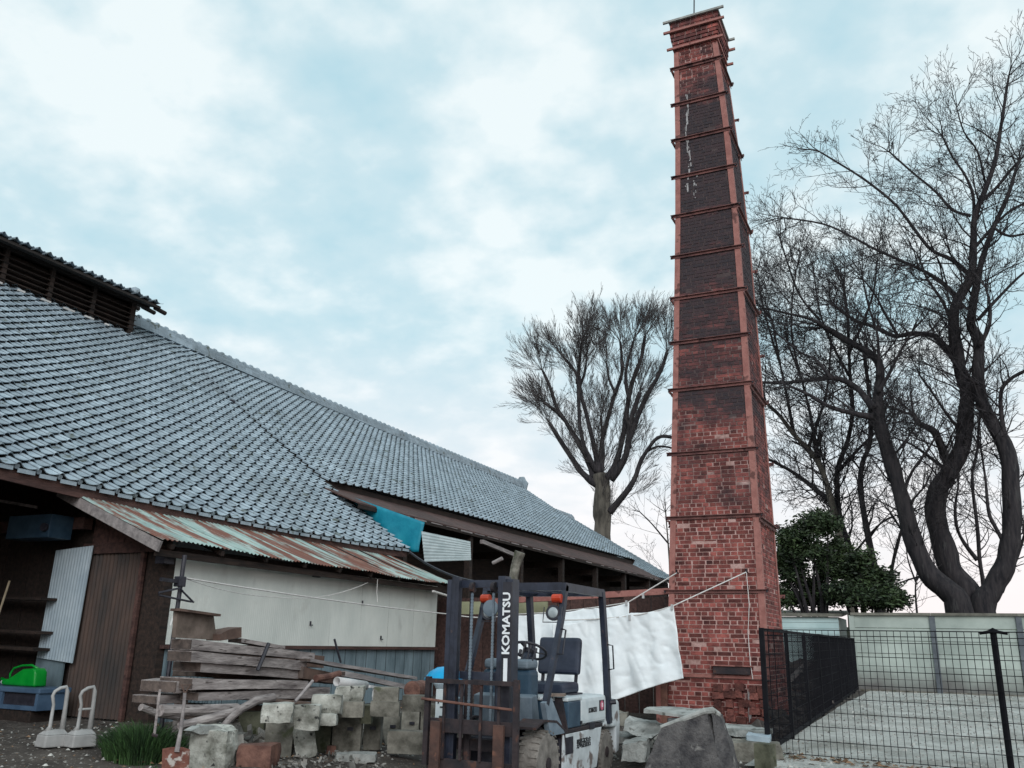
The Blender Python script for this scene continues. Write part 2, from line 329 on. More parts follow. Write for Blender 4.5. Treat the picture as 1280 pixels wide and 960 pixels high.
overlay(MT['gravel'], (0.15,0.14,0.115), patch(.55, .50, .16))
overlay(MT['gravel'], (0.09,0.10,0.06), patch(1.3, .60, .08))
overlay(MT['whitewall'], (0.36,0.35,0.31), patch(.9, .56, .2))
overlay(MT['wallpanel'], (0.085,0.07,0.07), lowdirt(0.0, .62))
# soot on the chimney: real soot, heavy in the upper two thirds, patchy lower down
def soot(zlo, zhi, thr, mxf=.86):
    def g(t):
        q = t.nodes.new('ShaderNodeNewGeometry'); sp = t.nodes.new('ShaderNodeSeparateXYZ'); t.links.new(q.outputs['Position'], sp.inputs[0])
        a = t.nodes.new('ShaderNodeMapRange'); t.links.new(sp.outputs[2], a.inputs[0]); a.inputs[1].default_value = zlo; a.inputs[2].default_value = zhi; a.inputs[3].default_value = -0.20; a.inputs[4].default_value = 0.22
        b = t.nodes.new('ShaderNodeMapRange'); t.links.new(sp.outputs[2], b.inputs[0]); b.inputs[1].default_value = 10.9; b.inputs[2].default_value = 12.6; b.inputs[3].default_value = 0.0; b.inputs[4].default_value = -0.24
        mp = t.nodes.new('ShaderNodeMapping'); mp.inputs['Scale'].default_value = (.55,.55,1.9); t.links.new(q.outputs['Position'], mp.inputs[0])
        n = t.nodes.new('ShaderNodeTexNoise'); n.inputs['Scale'].default_value = 1.0; n.inputs['Detail'].default_value = 8; n.inputs['Roughness'].default_value = .7; t.links.new(mp.outputs[0], n.inputs['Vector'])
        s1 = t.nodes.new('ShaderNodeMath'); s1.operation = 'ADD'; t.links.new(a.outputs[0], s1.inputs[0]); t.links.new(n.outputs[0], s1.inputs[1])
        s2 = t.nodes.new('ShaderNodeMath'); s2.operation = 'ADD'; t.links.new(s1.outputs[0], s2.inputs[0]); t.links.new(b.outputs[0], s2.inputs[1])
        m = t.nodes.new('ShaderNodeMapRange'); t.links.new(s2.outputs[0], m.inputs[0]); m.inputs[1].default_value = thr; m.inputs[2].default_value = thr+.24; m.inputs[4].default_value = mxf; return m.outputs[0]
    return g
overlay(MT['brick'], (0.030,0.027,0.033), soot(2.6, 8.0, 0.42, .93))
overlay(MT['mortar'], (0.05,0.038,0.04), soot(2.4, 7.2, 0.40, .95))

# ------------------------------------------------------------------ ground
def gz(x, y):
    a = smooth01(-5.0, -5.9, x); b = smooth01(-3.3, -2.6, x); c = smooth01(9.9, 11.5, y)
    m = max(a, b, c)*smooth01(4.5, 6.6, y)
    return .14*smooth01(1.5, 5.5, y) + .16*m + .15*smooth01(-6.6, -8.4, x)*smooth01(4.0, 6.5, y) + .10*smooth01(11, 20, y)
LOT = lambda x, y: (x > -1.9-(y-10.8)*0.0 and y > 9.6)
xs = [-900,-300,-120,-60,-40,-30,-24]+[-20+i*.5 for i in range(64)]+[13,16,22,30,60,120,300,900]
ys = [-300,-100,-30,-10,-4]+[i*.5 for i in range(0,80)]+[42,46,52,60,80,120,200,400,900,1800]
g = MB()
for y in ys:
    for x in xs: g.v.append((x, y, gz(x,y)+(vn(x*1.7,y*1.7,0)-.5)*.035*(1 if 4 < y < 35 and x > -12 else 0)))
nx = len(xs)
for j in range(len(ys)-1):
    for i in range(nx-1):
        g.f.append((j*nx+i, j*nx+i+1, (j+1)*nx+i+1, (j+1)*nx+i)); g.r.append(0)
part('ground', g, MT['ground'], None, smooth=True, kind='structure')
g = MB()                                    # gravel lot behind the mesh fence
def lotz(x, y): return gz(x,y)+.035+(vn(x*2.3,y*2.3,3)-.5)*.03
g.grid(lambda u, v: ((-2.0-u*0.0)+ (20*v), 9.75+(17.3)*u, lotz(-2.0+20*v, 9.75+17.3*u)), 60, 60)
part('gravel_lot', g, MT['gravel'], None, smooth=True, kind='structure')
st = MB(); lf = MB()
def pebble(mb, x, y, z, r, rn):
    a = random.random()*6.28; ca, sa = math.cos(a)*r, math.sin(a)*r; h = r*random.uniform(.5,.9)
    mb.add([(x+ca,y+sa,z),(x-sa*.8,y+ca*.8,z),(x-ca,y-sa,z),(x+sa*.8,y-ca*.8,z),(x+ca*.2,y+sa*.2,z+h),(x-ca*.3,y-sa*.3,z+h*.9)],
           [(0,1,4),(1,2,5,4),(2,3,5),(3,0,4,5)], rn)
def litter(mb, x, y, z, r, rn):
    a = random.random()*6.28; c_, s_ = math.cos(a)*r, math.sin(a)*r; t_ = random.uniform(-.4,.6)*r
    mb.add([(x+c_,y+s_,z+.004),(x-s_*.5,y+c_*.5,z+.01+abs(t_)),(x-c_,y-s_,z+.006),(x+s_*.5,y-c_*.5,z+.01)], [(0,1,2),(0,2,3)], rn)
for _ in range(5200):
    y = 9.8+17*random.random()**1.7; x = -1.9+random.random()*7
    pebble(st, x, y, lotz(x,y)-.004, random.uniform(.008,.028)*(1+(y-9)*.03), random.random())
for _ in range(3800):
    x = random.uniform(-9.5,-1.2); y = random.uniform(5.2,12.5)
    if -4.9 < x < -3.0 and y < 10.4: continue
    pebble(st, x, y, gz(x,y)-.004, random.uniform(.006,.03), random.random())
part('loose_gravel', st, MT['pebble'], None, kind='stuff')
tag(bpy.data.objects['loose_gravel'], 'small loose stones scattered over the bare earth and gravel lot', 'gravel')
for _ in range(2200):
    x = random.uniform(-9.5,-1.0); y = random.uniform(5.2,13)
    litter(lf, x, y, gz(x,y)+.02, random.uniform(.01,.03), random.random())
for _ in range(260):
    t_ = random.random(); x = -1.9+2.4*t_+random.gauss(0,.12); y = 10.78-.45*t_+random.gauss(0,.18)
    litter(lf, x, y, lotz(x,y)+.004, random.uniform(.02,.05), random.random())
part('fallen_leaves', lf, MT['leaf_litter'], None, kind='stuff')
tag(bpy.data.objects['fallen_leaves'], 'dry brown leaves lying on the earth and along the foot of the mesh fence', 'leaves')

# ------------------------------------------------------------------ chimney
CX, HB, Z0C, TA, YC = -3.266, 0.80, 0.40, 0.0276, 14.2
CYC = YC+HB
def bend(z): return (max(0.0, z-7.5)/5.5)**2
def ch(z): return HB-TA*(z-Z0C)-.036*bend(z)
def cc(z): return (CX+.0151*(z-Z0C)-.155*bend(z), CYC+.0033*(z-Z0C))
chim = thing('brick_chimney', 'tall square red brick chimney bound with rusty iron straps beside the hanging sheets', 'chimney', (CX, CYC, .35))
core = MB()
def ring(z, d):
    h = ch(z)+d; x, y = cc(z); return [(x-h,y-h,z),(x+h,y-h,z),(x+h,y+h,z),(x-h,y+h,z)]
prev = None
zs = [.2]+[i*1.0 for i in range(1,13)]+[12.95]
core.v = [p for z in zs for p in ring(z, -.006)]
for i in range(len(zs)-1):
    for k in range(4): core.f.append((i*4+k, i*4+(k+1)%4, i*4+4+(k+1)%4, i*4+4+k)); core.r.append(0)
core.f.append(tuple(len(core.v)-4+k for k in range(4))); core.r.append(0)
part('mortar_core', core, MT['mortar'], chim)
bricks = []      # (z, hexa points)
CH = .0675; BL = .222
def course(z, hh, cxy, faces=(0,1,2,3), off=0, dz=CH, lim=None):
    x, y = cxy; zt = z+dz-.0135
    ph = random.uniform(-.3,.3)
    for fc in faces:
        n = max(1, round(2*hh/(BL*.98 if off else BL*.5))); w = 2*hh/n
        for i in range(-2, n+2):
            a = -hh+(i+ph)*w + (w/2 if off else 0)+random.uniform(-.006,.006); b = a+w-.014
            b -= .006; a = max(a, -hh); b = min(b, hh)
            if b-a < .03: continue
            j = random.uniform(-.003,.004) + (-.006 if random.random() < .05 else 0)
            o_, i_ = hh+j, hh-.045
            if fc == 0: p = [(a,-o_),(b,-o_),(b,-i_),(a,-i_)]
            elif fc == 1: p = [(o_,a),(o_,b),(i_,b),(i_,a)]
            elif fc == 2: p = [(b,o_),(a,o_),(a,i_),(b,i_)]
            else: p = [(-o_,b),(-o_,a),(-i_,a),(-i_,b)]
            if lim and not lim(fc, a, b): continue
            bricks.append((z, fc, [(x+q[0],y+q[1],z) for q in p]+[(x+q[0],y+q[1],zt) for q in p]))
z = .36; k = 0
LEDGE = 1.05
while z < 12.95:
    course(z, ch(z), cc(z), off=k % 2)
    z += CH; k += 1
zc_ = 12.95; kk = 0
for d in (.012,.028,.044,.058,.064,.064,.064,.064,.064):            # corbelled head
    course(zc_, ch(12.95)+d, cc(12.95), off=kk % 2, dz=.078); zc_ += .078; kk += 1
cm = MB(); x_, y_ = cc(12.95); zz = 12.95
for d in (.012,.028,.044,.058,.064):
    h = ch(12.95)+d-.012; cm.box((x_-h,y_-h,zz),(x_+h,y_+h,zz+.0779)); zz += .078
h = ch(12.95)+.052; cm.box((x_-h,y_-h,zz+.0002),(x_+h,y_+h,zc_-.002))
part('corbel_core', cm, MT['mortar'], chim)
front = [b for b in bricks if b[1] == 0 and b[0] < 3.4]; front.sort(key=lambda b: b[0])
sel = front[:300]; ids = set(id(b) for b in sel)
for b in sel:
    m_ = MB(); m_.hexa(b[2], random.random()); part('brick', m_, MT['brick'], chim, base=b[2][0])
m_ = MB()
for b in bricks:
    if id(b) not in ids: m_.hexa(b[2], random.random())
part('upper_brickwork', m_, MT['brick'], chim, kind='stuff')
# corner angles
ct = 12.95
for sx, sy in ((-1,-1),(1,-1),(1,1),(-1,1)):
    m_ = MB(); wd = .085; t_ = .012
    for z0, z1 in ((.42 if sy > 0 else LEDGE+.05, 12.93),):
        nsg = 6
        for i in range(nsg):
            za_, zb_ = z0+(z1-z0)*i/nsg, z0+(z1-z0)*(i+1)/nsg
            P = []
            for zz in (za_, zb_):
                h = ch(zz)+.005; x, y = cc(zz); X0, Y0 = x+sx*h, y+sy*h
                P.append([(X0+sx*t_, Y0+sy*t_), (X0-sx*wd, Y0+sy*t_), (X0-sx*wd, Y0), (X0+sx*t_, Y0)])
                P.append([(X0+sx*t_, Y0), (X0, Y0), (X0, Y0-sy*wd), (X0+sx*t_, Y0-sy*wd)])
            m_.hexa([(*q, za_) for q in P[0]]+[(*q, zb_) for q in P[2]])
            m_.hexa([(*q, za_) for q in P[1]]+[(*q, zb_) for q in P[3]])
    part('corner_angle', m_, MT['iron'], chim)
straps = [12.55,11.70,10.89,10.07,9.24,8.40,7.57,6.71,5.83,4.68,3.58,2.38]
MT['strapiron'] = mat('dark_strap_iron', (0.085,0.035,0.034), (0.20,0.085,0.075), 4, 0.75, 0.25, world=True, rand=0.15, spots=(0.05,0.02,0.02), spot_scale=7, spot_amt=0.58)
for i, z in enumerate(straps):
    x, y = cc(z); h = ch(z)+.022; e_ = .075
    full = (i % 2 == 0)
    for sy in (-1, 1):
        m_ = MB(); ya = y+sy*h; yb = ya+sy*.045; lo_, hi_ = min(ya,yb), max(ya,yb); dzs = -.0 if full else 0
        m_.box((x-h-e_, lo_, z-.008),(x+h+e_, hi_, z+.004)); yl, yh = (ya, ya+sy*.008); m_.box((x-h-e_, min(yl,yh), z-.055),(x+h+e_, max(yl,yh), z-.0081))
        part('strap', m_, MT['strapiron'], chim)
        for sx in (-1, 1):
            m_ = MB(); m_.tube([(x+sx*(h+.05), ya-sy*.03, z-.03),(x+sx*(h+.05), ya+sy*.05, z-.03)], .013, 6)
            part('bolt', m_, MT['black'], chim)
    if full:
        for sx in (-1, 1):
            m_ = MB(); xa = x+sx*(h+.013); xb = xa+sx*.045; m_.box((min(xa,xb), y-h-.03, z-.075),(max(xa,xb), y+h+.03, z-.062)); xb = xa+sx*.008
            m_.box((min(xa,xb), y-h-.03, z-.13),(max(xa,xb), y+h+.03, z-.0751)); part('strap', m_, MT['strapiron'], chim)
x, y = cc(12.95)
for z, d, mm, nm in ((12.985,.035,'iron','head_strap'),(13.36,.082,'iron','head_strap'),(13.61,.085,'cap','coping_rail')):
    h = ch(12.95)+d
    for sy in (-1,1):
        m_ = MB(); ya = y+sy*h; yb = ya+sy*.04; m_.box((x-h-.11,min(ya,yb),z),(x+h+.11,max(ya,yb),z+.045)); part(nm, m_, MT[mm], chim)
    for sx in (-1,1):
        m_ = MB(); xa = x+sx*(h-.04); xb = x+sx*h; m_.box((min(xa,xb),y-h+.001,z+.002),(max(xa,xb),y+h-.001,z+.047)); part(nm, m_, MT[mm], chim)
m_ = MB(); h = ch(12.95)+.07; m_.box((x-h,y-h,13.655),(x+h,y+h,13.68)); part('coping_slab', m_, MT['cap'], chim)
m_ = MB(); m_.tube([(x-.03,y-.3,13.66),(x+.06,y-.3,15.6)], .014, 6); part('lightning_rod', m_, MT['black'], chim)
# faded white paint strokes near the top
m_ = MB(); 
for i in range(90):
    zz = 9.55+ (11.9-9.55)*random.random()**.9; 
    if random.random() < .45 and zz < 10.1: ox = random.uniform(-.05,.14)
    else: ox = math.sin(zz*5)*.03
    xx = cc(zz)[0]-ch(zz)*.55+ox+random.gauss(0,.012); yy = cc(zz)[1]-ch(zz)-.0045
    w_, h_ = random.uniform(.005,.014), random.uniform(.012,.05)
    m_.box((xx-w_, yy-.003, zz-h_),(xx+w_*.7, yy, zz+h_*.8))
m2_ = MB(); m2_.v, m2_.f, m2_.r = m_.v, m_.f, m_.r
part('white_paint_marks', m_, mat('flaked_white_paint', (0.22,0.21,0.21),(0.34,0.33,0.33), 9, .9, .1), chim, kind='stuff', label='flaking white painted strokes high on the sooty face')
# ledge, flue door and lower plinth
h = ch(1.05); x, y = cc(1.05)
m_ = MB(); m_.box((x-h-.03, y-h-.035, LEDGE-.012),(x+h+.03, y-h+.02, LEDGE+.035)); part('iron_ledge', m_, MT['iron'], chim)
m_ = MB(); a_ = AY(892,838,YC-.02); b_ = AY(938,838,YC-.02)
m_.box((a_.x, YC-.075, 1.10),(b_.x, YC-.002, 1.215)); part('flue_plate', m_, MT['rustdark'], chim, bevel=.006)
m_ = MB(); m_.box((a_.x-.03, YC-.10, 1.217),(b_.x+.03, YC-.002, 1.235)); part('flue_lintel', m_, MT['iron'], chim)
m_ = MB(); a_ = AY(900,852,YC-.02)
for k in range(5):
    for i in range(5):
        w_ = random.uniform(.09,.21); xx = x-.06+i*.172+random.uniform(-.03,.03); zz = .40+k*.118+random.uniform(-.03,.02)
        m_.add([(xx,YC-.05,zz),(xx+w_,YC-.055-random.random()*.02,zz+random.uniform(-.01,.01)),(xx+w_,YC+.02,zz),(xx,YC+.02,zz),
                (xx+.01,YC-.05-random.random()*.02,zz+.1),(xx+w_-.01,YC-.05,zz+.1+random.uniform(-.01,.01)),(xx+w_,YC+.02,zz+.1),(xx,YC+.02,zz+.1)],
               [(3,2,1,0),(4,5,6,7),(0,1,5,4),(1,2,6,5),(2,3,7,6),(3,0,4,7)], random.random())
part('broken_brick_infill', m_, mat('crumbled_brick', (0.075,0.028,0.025), (0.21,0.075,0.06), 9, .95, .8, rand=.4, attr=True), chim, kind='stuff', label='crumbling reddish brick infill at the foot')
m_ = MB(); m_.box((x+h-.32,YC-.045,.42),(x+h-.285,YC-.012,.86)); part('pale_pipe', m_, MT['board'], chim)
m_ = MB(); m_.box((x-h-.16, YC-.04, .2),(x-h-.02, YC+1.5, .98)); part('side_buttress', m_, MT['rustred'], chim, bevel=.01)
m_ = MB(); m_.box((x-h-.18, YC-.10, .2),(x-h-.12, YC-.042, 1.0)); part('buttress_post', m_, MT['iron'], chim)
# ------------------------------------------------------------------ storehouse (main building)
st_h = thing('storehouse', 'long old storehouse with a curved grey tiled roof and a raised ridge vent', 'building', (-12.5, 12, .4))
RX = -18.0
def zr(y): return 9.13 - .012*(y-14.4) if y > 14.4 else 9.13
def zr(y):
    if y < 15: return 9.11
    return 9.11 - .3*(1-math.exp(-(y-15)/9.0))
YV = 15.7; YE = 38.24
def Sroof(x, y):
    t = (x-RX)/8.0
    ze = 3.27 + .012*(y-12.2)**2*(.5 if y > 12.2 else .42)
    ze = min(ze, 3.46)
    zn = zr(min(y, 16.5))-(zr(min(y,16.5))-ze)*t - .17*math.sin(PI*max(0,min(1,t)))
    tf = (x-RX)/5.7; zef = 5.0+.0088*(y-15.5)
    zf = zr(y)-(zr(y)-zef)*tf - .05*math.sin(PI*max(0,min(1,tf)))
    if tf > 1: zf = zef-(tf-1)*(zr(y)-zef)
    k_ = 0.0 if y < 15.695 else .55+.45*smooth01(15.7, 17.8, y)
    return zn*(1-k_)+zf*k_
def arcxs(y, x0, x1, step):
    out = [x0]; x = x0
    while x > x1:
        s_ = (Sroof(x-.01,y)-Sroof(x,y))/.01; x -= step/math.sqrt(1+s_*s_); out.append(x)
    return out
PROF = [(.050,-.020),(.030,.020),(.10,.040),(.19,.040),(.28,.014),(.42,-.012),(.60,-.020),(.78,-.014),(.92,.0),(.985,.008)]
def tile_mesh(mb, x, y, dxs, w, rnd, prof=PROF, S_=Sroof, lip=.042):
    """one S tile: lower edge at x, upper edge at x-dxs"""
    s0 = (S_(x-.05,y)-S_(x+.05,y))/-.1; nrm = Vector((-s0,0,1)).normalized()
    vs = []; n = len(prof); jy = random.uniform(-.004,.004); jn = random.uniform(-.002,.004); x += random.uniform(-.004,.004)
    for r_, (xx, up_) in enumerate(((x+.012, lip-.003), (x+.014, lip+.009), (x-dxs*1.0, -.002))):
        for u, h in prof:
            yy = y+u*w+jy; p = Vector((xx, yy, S_(xx, yy)))+nrm*(up_+h+jn); vs.append(p)
    fs = [(r*n+i, r*n+i+1, (r+1)*n+i+1, (r+1)*n+i) for r in (0,1) for i in range(n-1)]
    mb.add(vs, fs, rnd)
cands = []
TW = .30; TS = .236
def add_roof(y0, y1, xe_fn):
    ncol = int(round((y1-y0)/TW)); w = (y1-y0)/ncol
    for c in range(ncol):
        y = y0+c*w; xl = arcxs(y+w/2, xe_fn(y), RX+.12, TS)
        for r in range(len(xl)-1):
            cands.append((xl[r], y, xl[r]-xl[r+1], w, r))
add_roof(4.9, YV, lambda y: -10.0)
add_roof(YV, YE, lambda y: -12.28)
def vis(c):
    p = Vector((c[0], c[1], Sroof(c[0],c[1])))-CAMP; w_ = p.dot(fw)
    if w_ < 1: return None
    px = 640+F*p.dot(IR)/w_; py = 480-F*p.dot(IU)/w_
    return p.length if -15 < px < 1290 and -15 < py < 975 else None
vd = [(vis(c), i) for i, c in enumerate(cands)]; vd = sorted([v for v in vd if v[0] is not None])
sel = set(i for _, i in vd[:300])
big = MB()
SN = lambda x, y: Sroof(x, min(y, YV-.01))
for i, c in enumerate(cands):
    x, y, d, w, r = c
    if d < .02: continue
    if i in sel:
        m_ = MB(); tile_mesh(m_, x, y, d, w, random.random(), S_=SN if y < YV-.05 else Sroof); part('roof_tile', m_, MT['tile'], st_h, base=(x,y,Sroof(x,y)))
    else: tile_mesh(big, x, y, d, w, random.random(), S_=SN if y < YV-.05 else Sroof)
part('upper_roof_tiles', big, MT['tile'], st_h, kind='stuff')
# eave end rolls along the near eave
y = 4.9
m_ = MB()
ncol = int(round((YV-4.9)/TW)); w = (YV-4.9)/ncol
for c in range(ncol):
    yy = 4.9+c*w; x = -9.985; z = Sroof(x, yy+.5*w)
    m_.tube([(x+.0, yy+.14*w, z+.03),(x-.035, yy+.14*w, z+.05)], .034, 8)
    m_.box((x-.012, yy+.2*w, z-.04),(x+.002, yy+.98*w, z+.012))
part('eave_end_tiles', m_, MT['tile'], st_h, kind='stuff')
# roof deck under the tiles
m_ = MB()
m_.grid(lambda u, v: (RX+8.0*u-.06*u, 4.9+(YV-4.9)*v, SN(RX+8.0*u, 4.9+(YV-4.9)*v)-.05), 16, 30)
m_.grid(lambda u, v: (RX+5.64*u, YV+(YE-YV)*v, Sroof(RX+5.64*u, YV+(YE-YV)*v)-.05), 12, 40)
part('roof_deck', m_, MT['tileback'], st_h)
m_ = MB(); m_.grid(lambda u, v: (RX-7.0*u, 4.9+(YE-4.9)*v, zr(4.9+(YE-4.9)*v)-4.6*u-.03), 8, 20); part('rear_roof_slope', m_, MT['tile'], st_h)
m_ = MB()                                    # near eave board and fascia
for i in range(18):
    ya, yb = 4.9+(YV-4.9)*i/18, 4.9+(YV-4.9)*(i+1)/18; za, zb = Sroof(-10.05,ya)-.055, Sroof(-10.05,yb)-.055
    m_.hexa([(-10.09,ya,za-.15),(-10.04,ya,za-.15),(-10.04,yb,zb-.15),(-10.09,yb,zb-.15),(-10.09,ya,za),(-10.04,ya,za),(-10.04,yb,zb),(-10.09,yb,zb)])
part('eave_board', m_, MT['redwood'], st_h)
for i in range(24):
    yy = 5.0+i*.45; m_ = MB(); m_.bar((-10.1,yy,Sroof(-10.1,yy)-.12),(-11.6,yy,Sroof(-11.6,yy)-.12), .05,.07); part('rafter', m_, MT['darkwood'], st_h)
# ridge: stacked flat tiles and a round cap, in segments
m_ = MB(); capm = MB()
def ridge(mb, x, ya, yb, zf, wd, hgt, step, rr):
    y = ya
    while y < yb-1e-3:
        y2 = min(y+step, yb); z = zf(y)
        for k in range(4):
            a = wd*(1-.09*k); mb.box((x-a, y, z-.02+hgt*k/4),(x+a, y2-.006, z-.02+hgt*(k+.86)/4), random.random())
        mb.tube([(x,y,z+hgt+.01),(x,y+.06,z+hgt+.012),(x,y+.065,z+hgt),(x,y2-.004,z+hgt)], [rr*1.18, rr*1.18, rr*.85, rr*.8], 8, rnd=random.random()); y = y2
ridge(m_, RX, 13.75, YE-.05, lambda y: zr(y), .16, .24, .30, .085)
part('ridge_tiles', m_, MT['tile'], st_h, kind='stuff')
m_ = MB(); z = zr(YE)
m_.prism([(RX-.26,YE-.06,z-.1),(RX+.26,YE-.06,z-.1),(RX+.34,YE-.06,z+.2),(RX+.2,YE-.06,z+.36),(RX+.12,YE-.06,z+.52),(RX-.12,YE-.06,z+.52),(RX-.2,YE-.06,z+.36),(RX-.34,YE-.06,z+.2)], (0,.14,0))
part('ridge_end_ornament', m_, MT['tile'], st_h, bevel=.02)
# far verge: gable end boards and verge tiles
m_ = MB()
for i in range(12):
    xa, xb = RX+5.7*i/12, RX+5.7*(i+1)/12
    m_.bar((xa,YE-.03,Sroof(xa,YE)-.1),(xb,YE-.03,Sroof(xb,YE)-.1),.06,.18)
part('verge_board', m_, MT['darkwood'], st_h)
# near verge at YV
m_ = MB()
for i in range(9):
    xa, xb = -12.4+2.4*i/9, -12.4+2.4*(i+1)/9
    m_.bar((xa,YV+.03,Sroof(xa,YV)-.09),(xb,YV+.03,Sroof(xb,YV)-.09),.05,.12)
part('verge_board', m_, MT['darkwood'], st_h)
m_ = MB(); p_ = AY(286,506,15.6); m_.box((p_.x-.1,15.55,p_.z-.02),(p_.x+.1,15.7,p_.z+.12)); part('hip_end_tile', m_, MT['black'], st_h)
# dark brown pent roof and fascia under the far eave
m_ = MB()
for i in range(26):
    ya, yb = YV-.0+(YE+7-YV)*i/26, YV+(YE+7-YV)*(i+1)/26
m_ = MB()
pan = 26
for i in range(pan):
    ya = 15.2+(YE-15.2)*i/pan; yb = 15.2+(YE-15.2)*(i+1)/pan
    za = lambda y: 4.92+.0088*(y-15.5)
    q = MB(); q.hexa([(-12.7,ya,za(ya)+.02),(-10.98,ya,4.27),(-10.98,yb-.02,4.27),(-12.7,yb-.02,za(yb)+.02),(-12.7,ya,za(ya)+.05),(-10.98,ya,4.30),(-10.98,yb-.02,4.30),(-12.7,yb-.02,za(yb)+.05)])
    part('pent_roof_board', q, MT['redwood'], st_h)
m_ = MB(); m_.box((-11.02,15.2,4.18),(-10.96,YE,4.262)); part('pent_eave_beam', m_, MT['darkwood'], st_h)
for i in range(30):
    ya = 15.9+i*.75
    if ya > 38: break
    if random.random() < .75:
        m_ = MB(); m_.box((-10.958,ya,4.225+random.uniform(0,.02)),(-10.94,ya+random.uniform(.3,.65),4.262)); part('eave_flashing', m_, MT['board'], st_h)
m_ = MB()
for i in range(12):
    ya = 15.75+(YE-15.75)*i/12; yb = 15.75+(YE-15.75)*(i+1)/12; zz = lambda y: 4.96+.0088*(y-15.5)
    m_.hexa([(-12.44,ya,4.6),(-12.36,ya,4.6),(-12.36,yb,4.6),(-12.44,yb,4.6),(-12.44,ya,zz(ya)),(-12.36,ya,zz(ya)),(-12.36,yb,zz(yb)),(-12.44,yb,zz(yb))])
part('fascia', m_, MT['darkwood'], st_h)
# walls of the long part, deep under the eaves
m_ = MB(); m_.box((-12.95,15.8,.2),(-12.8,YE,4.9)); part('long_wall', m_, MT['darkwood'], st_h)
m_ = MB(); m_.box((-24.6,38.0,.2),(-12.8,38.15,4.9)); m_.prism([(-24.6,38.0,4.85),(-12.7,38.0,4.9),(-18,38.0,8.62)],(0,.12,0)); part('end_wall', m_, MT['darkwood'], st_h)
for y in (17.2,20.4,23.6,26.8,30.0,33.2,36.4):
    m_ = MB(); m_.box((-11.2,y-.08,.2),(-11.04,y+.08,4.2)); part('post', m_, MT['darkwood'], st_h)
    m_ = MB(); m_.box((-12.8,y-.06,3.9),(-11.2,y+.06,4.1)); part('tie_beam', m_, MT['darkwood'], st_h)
# big crossbeam and a brace near the open corner
m_ = MB(); a_ = AX(602,677,-10.9); b_ = AX(648,696,-10.9); m_.bar((-10.9,a_.y,a_.z),(-10.9,b_.y,b_.z),.1,.1); part('brace', m_, MT['board'], st_h)
# cross partition closing the space beyond the near roof
m_ = MB(); m_.prism([(-12.8,15.5,.3),(-10.5,15.5,.3),(-10.5,15.5,3.35),(-12.8,15.5,4.8)],(0,.08,0)); part('cross_partition', m_, MT['darkwood'], st_h)
# open bay at the left: back partition of planks, side walls, posts
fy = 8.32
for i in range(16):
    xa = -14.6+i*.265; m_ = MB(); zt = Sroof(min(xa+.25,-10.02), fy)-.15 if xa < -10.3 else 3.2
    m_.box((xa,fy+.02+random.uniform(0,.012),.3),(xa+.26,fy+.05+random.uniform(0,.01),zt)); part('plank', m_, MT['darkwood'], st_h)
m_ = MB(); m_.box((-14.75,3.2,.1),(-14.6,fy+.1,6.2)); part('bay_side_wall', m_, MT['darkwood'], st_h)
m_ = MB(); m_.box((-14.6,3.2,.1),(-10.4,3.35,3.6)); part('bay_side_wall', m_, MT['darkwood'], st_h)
m_ = MB(); m_.box((-19.0,3.2,6.0),(-14.6,3.3,6.2)); part('tie_beam', m_, MT['darkwood'], st_h)
m_ = MB(); m_.box((-14.6,fy-.2,2.86),(-10.4,fy-.06,3.02)); part('lintel', m_, MT['redwood'], st_h)
m_ = MB(); a_ = AY(0,626,fy-.4); b_ = AY(46,634,fy-.4); m_.bar(a_, b_, .03,.04); part('shelf_rail', m_, MT['board'], st_h)
for (x0,y0,x1,y1) in ((0,746,62,749),(0,786,56,791),(0,806,52,812)):
    a_ = AY(x0,y0,fy-.25); b_ = AY(x1,y1,fy-.25); m_ = MB(); m_.bar((a_.x-1.2,a_.y,a_.z),(b_.x,b_.y,b_.z),.25,.035); part('shelf', m_, MT['darkwood'], st_h)
# gable above bay
m_ = MB(); m_.prism([(-19,4.92,3.4),(-10.2,4.92,3.4),(-18,4.92,8.9)],(0,.06,0)); part('gable_end', m_, MT['darkwood'], st_h)

# roof monitor
mon = MB(); 
M0, M1 = 6.0, 14.0
mon_o = part('roof_monitor', MB().box((-18.6,M0+.1,8.2),(-17.42,M1-.12,9.35)), MT['darkwood'], st_h)
for x in (-17.3,-18.7):
    for i in range(8):
        y = M0+.1+i*(M1-M0-.22)/7; m_ = MB(); m_.box((x-.05,y-.05,8.3),(x+.05,y+.05,9.45)); part('monitor_post', m_, MT['darkwood'], mon_o)
    for k in range(5):
        z = 8.72+k*.125; m_ = MB(); m_.hexa([(x-.05,M0,z),(x+.07,M0,z-.04),(x+.07,M1,z-.04),(x-.05,M1,z),(x-.05,M0,z+.02),(x+.07,M0,z-.02),(x+.07,M1,z-.02),(x-.05,M1,z+.02)]); part('louvre', m_, MT['darkwood'], mon_o)
    m_ = MB(); m_.box((x-.06,M0,9.38),(x+.06,M1+.35,9.48)); part('monitor_plate', m_, MT['darkwood'], mon_o)
m_ = MB(); m_.box((-18.74,M1-.1,8.2),(-17.26,M1-.03,9.45)); m_.prism([(-18.74,M1-.1,9.45),(-17.26,M1-.1,9.45),(-18,M1-.1,9.66)],(0,.06,0)); part('monitor_end', m_, MT['darkwood'], mon_o)
ML = 14.35
